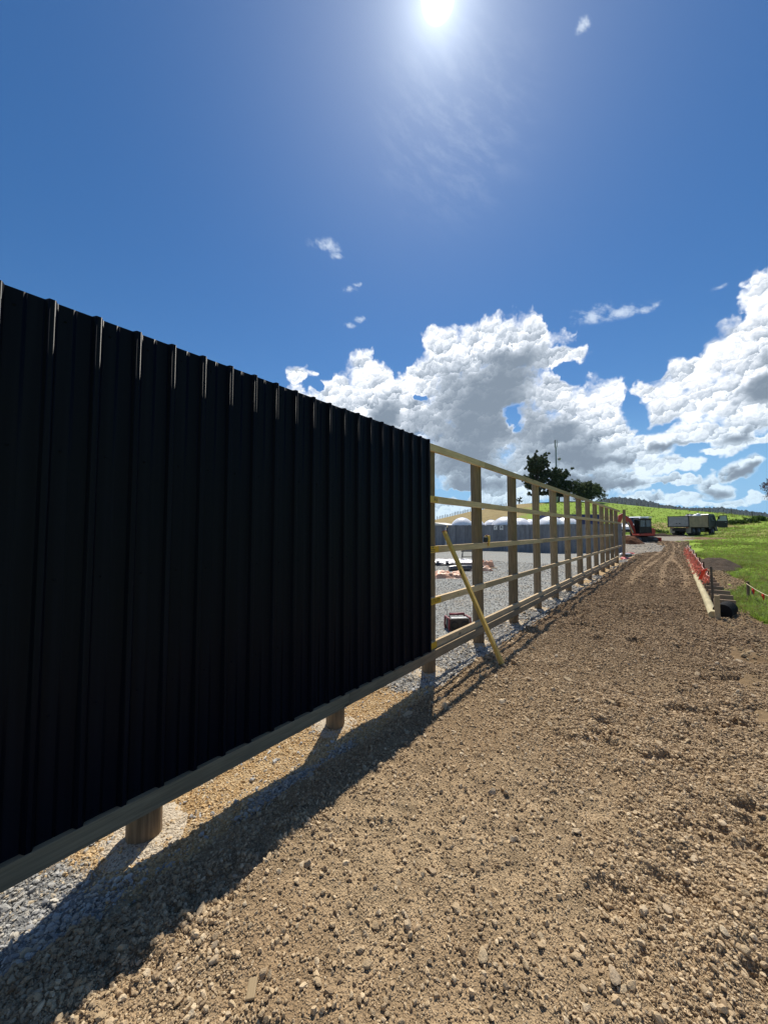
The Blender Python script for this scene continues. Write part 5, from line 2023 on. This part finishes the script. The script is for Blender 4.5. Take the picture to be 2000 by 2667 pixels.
# ------------------------------------------------------------------ mast on the hill
M_MAST = plain('galvanised_mast', (0.30, 0.33, 0.36), 0.5, 0.1, 3.0)
M_PANEL = plain('antenna_grey', (0.36, 0.37, 0.38), 0.5, 0.08, 3.0)
mb_ = at(1450, 1309, 130.0)
mt = thing('radio_mast', 'slim steel phone mast with panel antennas on top, rising between the hill trees', 'mast', (mb_.x, mb_.y, zland(mb_.x, mb_.y)))
zt = at(1450, 1146, 130.0).z - mt.location.z
b = MB()
b.tube([(0, 0, -0.5), (0, 0, zt * 0.5), (0, 0, zt - 2.6)], [0.36, 0.30, 0.24], 14)
b.build('pole', M_MAST, mt)
b = MB()
b.tube([(0, 0, zt - 2.7), (0, 0, zt)], 0.07, 8)
for k in range(3):
    a = R(20 + 120 * k)
    for z in (zt - 2.9, zt - 2.2):
        b.bar((0, 0, z), (0.36 * math.cos(a), 0.36 * math.sin(a), z), 0.08, 0.08)
b.build('headframe', M_MAST, mt)
for k in range(3):
    a = R(20 + 120 * k)
    b = MB()
    b.box((0, 0, zt - 1.3), (0.2, 0.40, 2.6))
    o = b.build('antenna', M_PANEL, mt, bevel=0.03)
    o.location = (0.40 * math.cos(a), 0.40 * math.sin(a), 0)
    o.rotation_euler.z = a
zd = at(1460, 1195, 130.0).z - mt.location.z
b = MB()
b.lathe([(0.55, 0.0), (0.55, 0.5), (0.45, 0.58), (0.1, 0.62)], 20)
dd = b.build('dish', M_PANEL, mt, M=Matrix.Rotation(YAW + R(20), 4, 'Z') @ Matrix.Rotation(R(90), 4, 'Y'))
dd.location = RIGHT * 0.95 + Vector((0, 0, zd))
b = MB()
b.bar((0, 0, zd), RIGHT * 0.95 + Vector((0, 0, zd)), 0.12, 0.12)
b.build('dish_bracket', M_MAST, mt)

# ------------------------------------------------------------------ trees
def leaf_material(name, tones, trans=0.38):
    m, N, b = material(name)
    p = worldco(N)
    n = N.noise(p, 1.1, 4.0, 0.65)
    n2 = N.noise(p, 7.0, 2.0, 0.6)
    k = N.mix(N.ramp(n, 0.35, 0.65), tones[0], tones[1])
    k = N.mix(N.ramp(n2, 0.5, 0.75, 0.0, 0.7), k, tones[2])
    N.put(b.inputs['Base Color'], k)
    b.inputs['Roughness'].default_value = 0.6
    b.inputs['Specular IOR Level'].default_value = 0.25
    tr = N.new('ShaderNodeBsdfTranslucent')
    N.put(tr.inputs[0], k)
    mx = N.new('ShaderNodeMixShader')
    mx.inputs[0].default_value = trans
    N.put(mx.inputs[1], b.outputs[0])
    N.put(mx.inputs[2], tr.outputs[0])
    out = [n_ for n_ in m.node_tree.nodes if n_.type == 'OUTPUT_MATERIAL'][0]
    N.put(out.inputs[0], mx.outputs[0])
    return m


M_BARK = wood('bark', (0.085, 0.065, 0.048), axis=2, var=0.35, knots=False, grain=14.0)
M_PINE = leaf_material('pine_needles', [(0.042, 0.066, 0.034), (0.075, 0.108, 0.048), (0.105, 0.080, 0.046)])
M_BROAD = leaf_material('dark_leaves', [(0.055, 0.082, 0.036), (0.10, 0.135, 0.055), (0.155, 0.17, 0.085)])
M_PURPLE = leaf_material('purple_leaves', [(0.075, 0.040, 0.050), (0.11, 0.060, 0.070), (0.06, 0.05, 0.035)], 0.35)


def leaf_cloud(name, clumps, n_per, size, m, parent, rnd, long=1.0, up=0.0):
    """many small leaf faces gathered in clumps (centre, radius)"""
    vs, fs = [], []
    for c, r in clumps:
        for _ in range(n_per):
            d = Vector((rnd.gauss(0, 1), rnd.gauss(0, 1), rnd.gauss(0, 1)))
            p = c + d.normalized() * r * rnd.random() ** 0.5
            a = Vector((rnd.gauss(0, 1), rnd.gauss(0, 1), rnd.gauss(0, 1) + up)).normalized()
            b_ = a.cross(Vector((rnd.gauss(0, 1), rnd.gauss(0, 1), rnd.gauss(0, 1)))).normalized()
            s = size * rnd.uniform(0.6, 1.35)
            o = len(vs)
            vs += [p - a * s * long * 0.5, p + b_ * s * 0.3, p + a * s * long * 0.6, p - b_ * s * 0.3]
            fs.append((o, o + 1, o + 2, o + 3))
    me = bpy.data.meshes.new(name)
    me.from_pydata(vs, [], fs)
    me.materials.append(m)
    o = bpy.data.objects.new(name, me)
    o.parent = parent
    col.objects.link(o)
    return o


def limb(b, p, q, r0, r1, rnd, bend=0.1):
    mid = p.lerp(q, 0.5) + Vector((rnd.gauss(0, 1), rnd.gauss(0, 1), rnd.gauss(0, 0.4))) * bend * (q - p).length
    b.tube([p, mid, q], [r0, (r0 + r1) / 2, r1], 7)


def pine(px, py, D, h, w, label, seed, leaders=5):
    g = at(px, py, D)
    rnd = random.Random(seed)
    t = thing('pine_tree', label, 'tree', (g.x, g.y, zland(g.x, g.y)))
    b, bl, clumps = MB(), MB(), []
    top = Vector((0, 0, h * 0.8))
    b.tube([(0, 0, -0.5), (0.1, 0.05, h * 0.3), (0, 0.1, h * 0.6), tuple(top)], [h * 0.028, h * 0.022, h * 0.014, h * 0.006], 9)
    b.build('trunk', M_BARK, t)
    tips = []
    for k in range(leaders):
        a = 2 * math.pi * k / leaders + rnd.uniform(-0.3, 0.3)
        q = Vector((math.cos(a) * w * 0.30, math.sin(a) * w * 0.30, h * rnd.uniform(0.90, 1.0)))
        p = Vector((0, 0, h * rnd.uniform(0.35, 0.55)))
        limb(bl, p, q, h * 0.010, h * 0.003, rnd, 0.06)
        for f in np.linspace(0.35, 1.0, 9):
            c = p.lerp(q, f) + Vector((rnd.gauss(0, 0.35), rnd.gauss(0, 0.35), 0))
            tips.append((c, 0.65 * (1.25 - 0.7 * f)))
            for _ in range(2):
                tips.append((c + Vector((rnd.gauss(0, 0.75), rnd.gauss(0, 0.75), rnd.uniform(0, 0.7))) * (1.2 - 0.7 * f), 0.5 * (1.2 - 0.6 * f)))
    for k in range(64):
        f = rnd.uniform(0.14, 0.80)
        a = rnd.uniform(0, 6.28)
        r = w * 0.52 * (1.05 - 0.62 * f) * rnd.uniform(0.65, 1.12)
        p = Vector((0, 0, h * f * 0.92))
        q = Vector((math.cos(a) * r, math.sin(a) * r, h * f + r * rnd.uniform(0.0, 0.30)))
        limb(bl, p, q, h * 0.006, h * 0.002, rnd, 0.08)
        for s in np.linspace(0.4, 1.0, 6):
            c = p.lerp(q, s) + Vector((rnd.gauss(0, 0.3), rnd.gauss(0, 0.3), rnd.uniform(0, 0.4)))
            tips.append((c, rnd.uniform(0.32, 0.62)))
            tips.append((c + Vector((rnd.gauss(0, 0.5), rnd.gauss(0, 0.5), rnd.uniform(0.1, 0.8))), rnd.uniform(0.22, 0.42)))
    for k in range(110):
        f = rnd.uniform(0.25, 0.92)
        r, a = w * 0.34 * (1.1 - 0.75 * f) * rnd.random() ** 0.5, rnd.uniform(0, 6.28)
        tips.append((Vector((math.cos(a) * r, math.sin(a) * r, h * f)), rnd.uniform(0.35, 0.65)))
    bl.build('branches', M_BARK, t)
    leaf_cloud('crown', tips, 90, 0.22, M_PINE, t, rnd, 1.7, 0.9)


def broad(px, py, D, h, w, label, seed, m, base=0.15, n=520, leaf=0.26, name='broadleaf_tree', trunk=0.03):
    g = at(px, py, D)
    rnd = random.Random(seed)
    t = thing(name, label, 'tree', (g.x, g.y, zland(g.x, g.y)))
    b, bl = MB(), MB()
    b.tube([(0, 0, -0.4), (0.1, 0, h * 0.22), (0, 0.1, h * 0.5)], [h * trunk, h * trunk * 0.8, h * trunk * 0.4], 9)
    b.build('trunk', M_BARK, t)
    lobes = []
    for k in range(16):
        a, e = rnd.uniform(0, 6.28), rnd.uniform(0.05, 1.35)
        r = rnd.uniform(0.5, 0.78)
        q = Vector((math.cos(a) * math.cos(e) * w / 2 * r, math.sin(a) * math.cos(e) * w / 2 * r, h * (base + 0.05) + math.sin(e) * h * (0.80 - base) * r * 1.15))
        lobes.append((q, w * rnd.uniform(0.12, 0.2)))
        limb(bl, Vector((0, 0, h * rnd.uniform(0.12, 0.4))), q, h * 0.012, h * 0.003, rnd, 0.12)
    bl.build('branches', M_BARK, t)
    clumps = []
    for k in range(n):
        q, r = lobes[rnd.randrange(len(lobes))]
        d = Vector((rnd.gauss(0, 1), rnd.gauss(0, 1), rnd.gauss(0, 1))).normalized()
        c = q + d * r * rnd.uniform(0.35, 1.15)
        if c.z > h * base:
            clumps.append((c, rnd.uniform(0.3, 0.62) * w / 11))
    leaf_cloud('crown', clumps, 70, leaf * 0.8, m, t, rnd, 1.0, 0.0)
    return t


pine(1401, 1314, 124, 17.0, 11.4, 'tall dark pine with several upright tops left of the mast', 3)
pine(1455, 1309, 121, 11.2, 9.5, 'smaller dark pine in front of the foot of the mast', 9, 4)
broad(1506, 1310, 118, 8.4, 10.0, 'rounded grey-green tree between the small pine and the dark end tree', 5, M_BROAD, 0.10)
broad(1540, 1309, 116, 7.8, 9.5, 'rounded dark tree at the right end of the hilltop clump', 6, M_BROAD, 0.04, 640)
broad(1352, 1318, 122, 3.0, 2.4, 'small dark bush on the brown hilltop left of the tall pine', 8, M_BROAD, 0.05, 60, 0.25, 'hill_bush')
broad(2078, 1400, 40, 8.2, 7.4, 'purple-brown tree whose branch tips reach in at the edge of the field', 12, M_PURPLE, 0.30, 300, 0.15, 'purple_tree', 0.022)

# low dark clumps of rushes on the slopes
for i, (px, py, D, h, w, lab) in enumerate(((1708, 1376, 62, 0.75, 2.4, 'dark low rush clump on the green slope between excavator and truck'),
                                           (1916, 1366, 74, 1.1, 3.0, 'dark rush clump on the bank just right of the open truck door'),
                                           (1950, 1370, 76, 1.2, 3.4, 'dark rush clump on the bank midway to the purple tree'),
                                           (1976, 1362, 80, 1.3, 2.2, 'dark rush clump on the bank nearest the purple tree'))):
    g = at(px, py, D)
    rnd = random.Random(40 + i)
    t = thing('rush_clump', lab, 'plant', (g.x, g.y, zland(g.x, g.y) - 0.1))
    cl = [(RIGHT * rnd.gauss(0, w * 0.28) + FWD * rnd.gauss(0, 0.4) + Vector((0, 0, rnd.uniform(0.1, h * 0.6))), 0.35) for _ in range(40)]
    leaf_cloud('foliage', cl, 20, 0.32, leaf_material('rushes', [(0.045, 0.085, 0.016), (0.075, 0.13, 0.022), (0.11, 0.15, 0.03)]), t, rnd, 2.0, 1.5)


# ------------------------------------------------------------------ farm fences along the skyline
M_FP = plain('grey_fence_post', (0.13, 0.115, 0.10), 0.8, 0.3, 4.0)


def farm_fence(label, pxs, seed, h, w, frac=0.995):
    rnd = random.Random(seed)
    f = None
    for px in pxs:
        P = (px - 1000) / 962
        D = float(crest_distance(P)) * frac
        r = ray(px, 1380)
        g = EYE + r * (D / r.dot(FWD))
        z = zland(g.x, g.y)
        if f is None:
            f = thing('farm_fence', label, 'fence', (g.x, g.y, z))
            o0, last = Vector((g.x, g.y, z)), None
        b = MB()
        hh = h * rnd.uniform(0.8, 1.2)
        b.bar((0, 0, -0.3), (rnd.gauss(0, 0.05), rnd.gauss(0, 0.05), hh), w, w, (0, 1, 0))
        o = b.build('post', M_FP, f)
        o.location = Vector((g.x, g.y, z)) - o0
        q = o.location.copy()
        if last is not None:
            b = MB()
            for k in (0.35, 0.65, 0.92):
                b.tube([last + Vector((0, 0, h * k)), q + Vector((0, 0, h * k))], 0.008, 4)
            b.build('wire', M_FP, f)
        last = q


farm_fence('thin post and wire fence along the brown skyline on the left', [1138 + 4.3 * i for i in range(46)], 2, 0.95, 0.13)
farm_fence('sparse post and wire fence along the green skyline on the right', [1566, 1588, 1609, 1630, 1660, 1690, 1718, 1760, 1805, 1850, 1905, 1960, 2020], 3, 1.1, 0.16)

# ------------------------------------------------------------------ far wooded range
_RX = np.array([900, 1300, 1480, 1560, 1585, 1600, 1640, 1680, 1700, 1740, 1780, 1850, 1880, 1900, 1950, 2000, 2100, 2400, 3000], float)
_RY = np.array([1372, 1340, 1312, 1302, 1296, 1293, 1297, 1302, 1306, 1316, 1321, 1321, 1321, 1323, 1329, 1336, 1345, 1352, 1366], float)


def wooded_range():
    P = np.linspace((900 - 1000) / 962, (3000 - 1000) / 962, 1100)
    Tz = np.interp(P, (_RX - 1000) / 962, np.array([_tan_of(y) for y in _RY]))
    V = np.array([0.0, 0.15, 0.3, 0.45, 0.6, 0.72, 0.82, 0.9, 0.96, 1.0, 1.04, 1.1, 1.2])
    PP, VV = np.meshgrid(P, V)
    D = 800 + VV * 700
    top = CAM_H + Tz[None, :] * 1500
    Z = top * np.where(VV <= 1, smooth(VV, 0, 1) * 0.4 + 0.6 * VV, 2.0 - VV * 1.0) - 8 * (1 - VV)
    d, w = cells(PP * 190, VV * 9, 5)
    tree = 7.5 * (1 - np.clip(d, 0, 1)) * (0.4 + w) + 9 * fbm(PP * 40, VV * 6, 4, 6)
    Z = Z - 5.0 + tree * smooth(VV, 0.05, 0.2)
    X, Y = D * FX + PP * D * SX, D * FY + PP * D * SY
    m, N, b = material('far_forest')
    p = worldco(N)
    n = N.noise(N.vec('MULTIPLY', p, (1, 1, 2)), 0.045, 5.0, 0.7)
    N.put(b.inputs['Base Color'], N.mix(N.ramp(n, 0.35, 0.65), (0.013, 0.021, 0.022), (0.022, 0.031, 0.029)))
    b.inputs['Roughness'].default_value = 0.9
    b.inputs['Specular IOR Level'].default_value = 0.1
    o = grid_object('wooded_hills', X, Y, Z, m, smooth_=False)
    o['kind'] = 'structure'


wooded_range()

# ------------------------------------------------------------------ grass
M_BLADE = leaf_material('grass_blade', [(0.175, 0.265, 0.038), (0.250, 0.360, 0.055), (0.34, 0.36, 0.12)], 0.5)
M_DRYBLADE = leaf_material('dry_grass_blade', [(0.20, 0.16, 0.06), (0.28, 0.22, 0.10), (0.16, 0.17, 0.05)], 0.4)


def tuft(name, seed, m, n=14, h=1.0, spread=0.5):
    rnd = random.Random(seed)
    vs, fs = [], []
    for _ in range(n):
        a = rnd.uniform(0, 6.28)
        r0 = rnd.uniform(0, spread) * 0.6
        base = Vector((math.cos(a) * r0, math.sin(a) * r0, -0.1))
        lean = Vector((math.cos(a + rnd.gauss(0, 0.7)), math.sin(a + rnd.gauss(0, 0.7)), 0)) * rnd.uniform(0.1, 0.7) * h
        hh = h * rnd.uniform(0.45, 1.0)
        side = Vector((-math.sin(a), math.cos(a), 0)) * 0.035
        mid = base + lean * 0.35 + Vector((0, 0, hh * 0.65))
        tip = base + lean + Vector((0, 0, hh))
        o = len(vs)
        vs += [base - side, base + side, mid + side * 0.7, mid - side * 0.7, tip]
        fs += [(o, o + 1, o + 2, o + 3), (o + 3, o + 2, o + 4)]
    me = bpy.data.meshes.new(name)
    me.from_pydata(vs, [], fs)
    me.materials.append(m)
    return me


TUFTS = bpy.data.collections.new('tufts')
for i in range(6):
    TUFTS.objects.link(bpy.data.objects.new('tuft', tuft('tuft', i, M_BLADE if i < 5 else M_DRYBLADE)))


def grass(name, n, d0, d1, p0, p1, h0, h1, keep):
    u = RNG.random(n)
    D = 1 / ((1 / d0) * (1 - u) + (1 / d1) * u)
    P = RNG.uniform(p0, p1, n)
    x, y = D * FX + P * D * SX, D * FY + P * D * SY
    m = RNG.random(n) < keep(x, y, D, P)
    x, y, D = x[m], y[m], D[m]
    h = RNG.uniform(h0, h1, len(x)) * (0.6 + 0.9 * smooth(fbm(x * 0.5, y * 0.5, 3, 44) + 0.5, 0.3, 0.7))
    rot = np.stack([RNG.normal(0, 0.12, len(x)), RNG.normal(0, 0.12, len(x)), RNG.uniform(0, 6.28, len(x))], -1)
    scl = np.stack([h * 1.1, h * 1.1, h], -1)
    idx = np.where(RNG.random(len(x)) < 0.26, 5, RNG.integers(0, 5, len(x)))
    return scatter(name, np.stack([x, y, land(x, y)], -1), rot, scl, idx, TUFTS)


def off_soil(x, y, D, P):
    k = 1 - bare_right(x, y)
    return k * (x > np.where(y > 9.3, 0.75, 1.25)) * (1 - smooth(-(x - (0.8 + 0.0 * y)), 0, 0.1))


grass('grass_blades', 26000, 5.0, 22.0, 0.74, 1.25, 0.05, 0.15, off_soil)
grass('meadow_grass', 26000, 16.0, 58.0, 0.80, 1.25, 0.07, 0.18, lambda x, y, D, P: ((x > 1.0) * (P > 0.845 + 0.02 * np.sin(D)) + (D > 54)) * (1 - bare_right(x, y)))
grass('hill_grass', 9000, 58.0, 112.0, 0.42, 1.2, 0.16, 0.42, lambda x, y, D, P: 0.75 + 0 * x)



# ------------------------------------------------------------------ thin haze over the valley
def haze():
    m = bpy.data.materials.new('thin_haze')
    m.use_nodes = True
    m.node_tree.nodes.clear()
    N = Nodes(m.node_tree)
    out = N.new('ShaderNodeOutputMaterial')
    v = N.new('ShaderNodeVolumePrincipled')
    v.inputs['Color'].default_value = (0.55, 0.78, 1.0, 1)
    v.inputs['Density'].default_value = 0.00004
    v.inputs['Anisotropy'].default_value = 0.2
    N.put(out.inputs['Volume'], v.outputs[0])
    b = MB()
    b.box((0, 0, 78), (4400, 4400, 172))
    o = b.build('haze', m)
    o['kind'] = 'stuff'


haze()
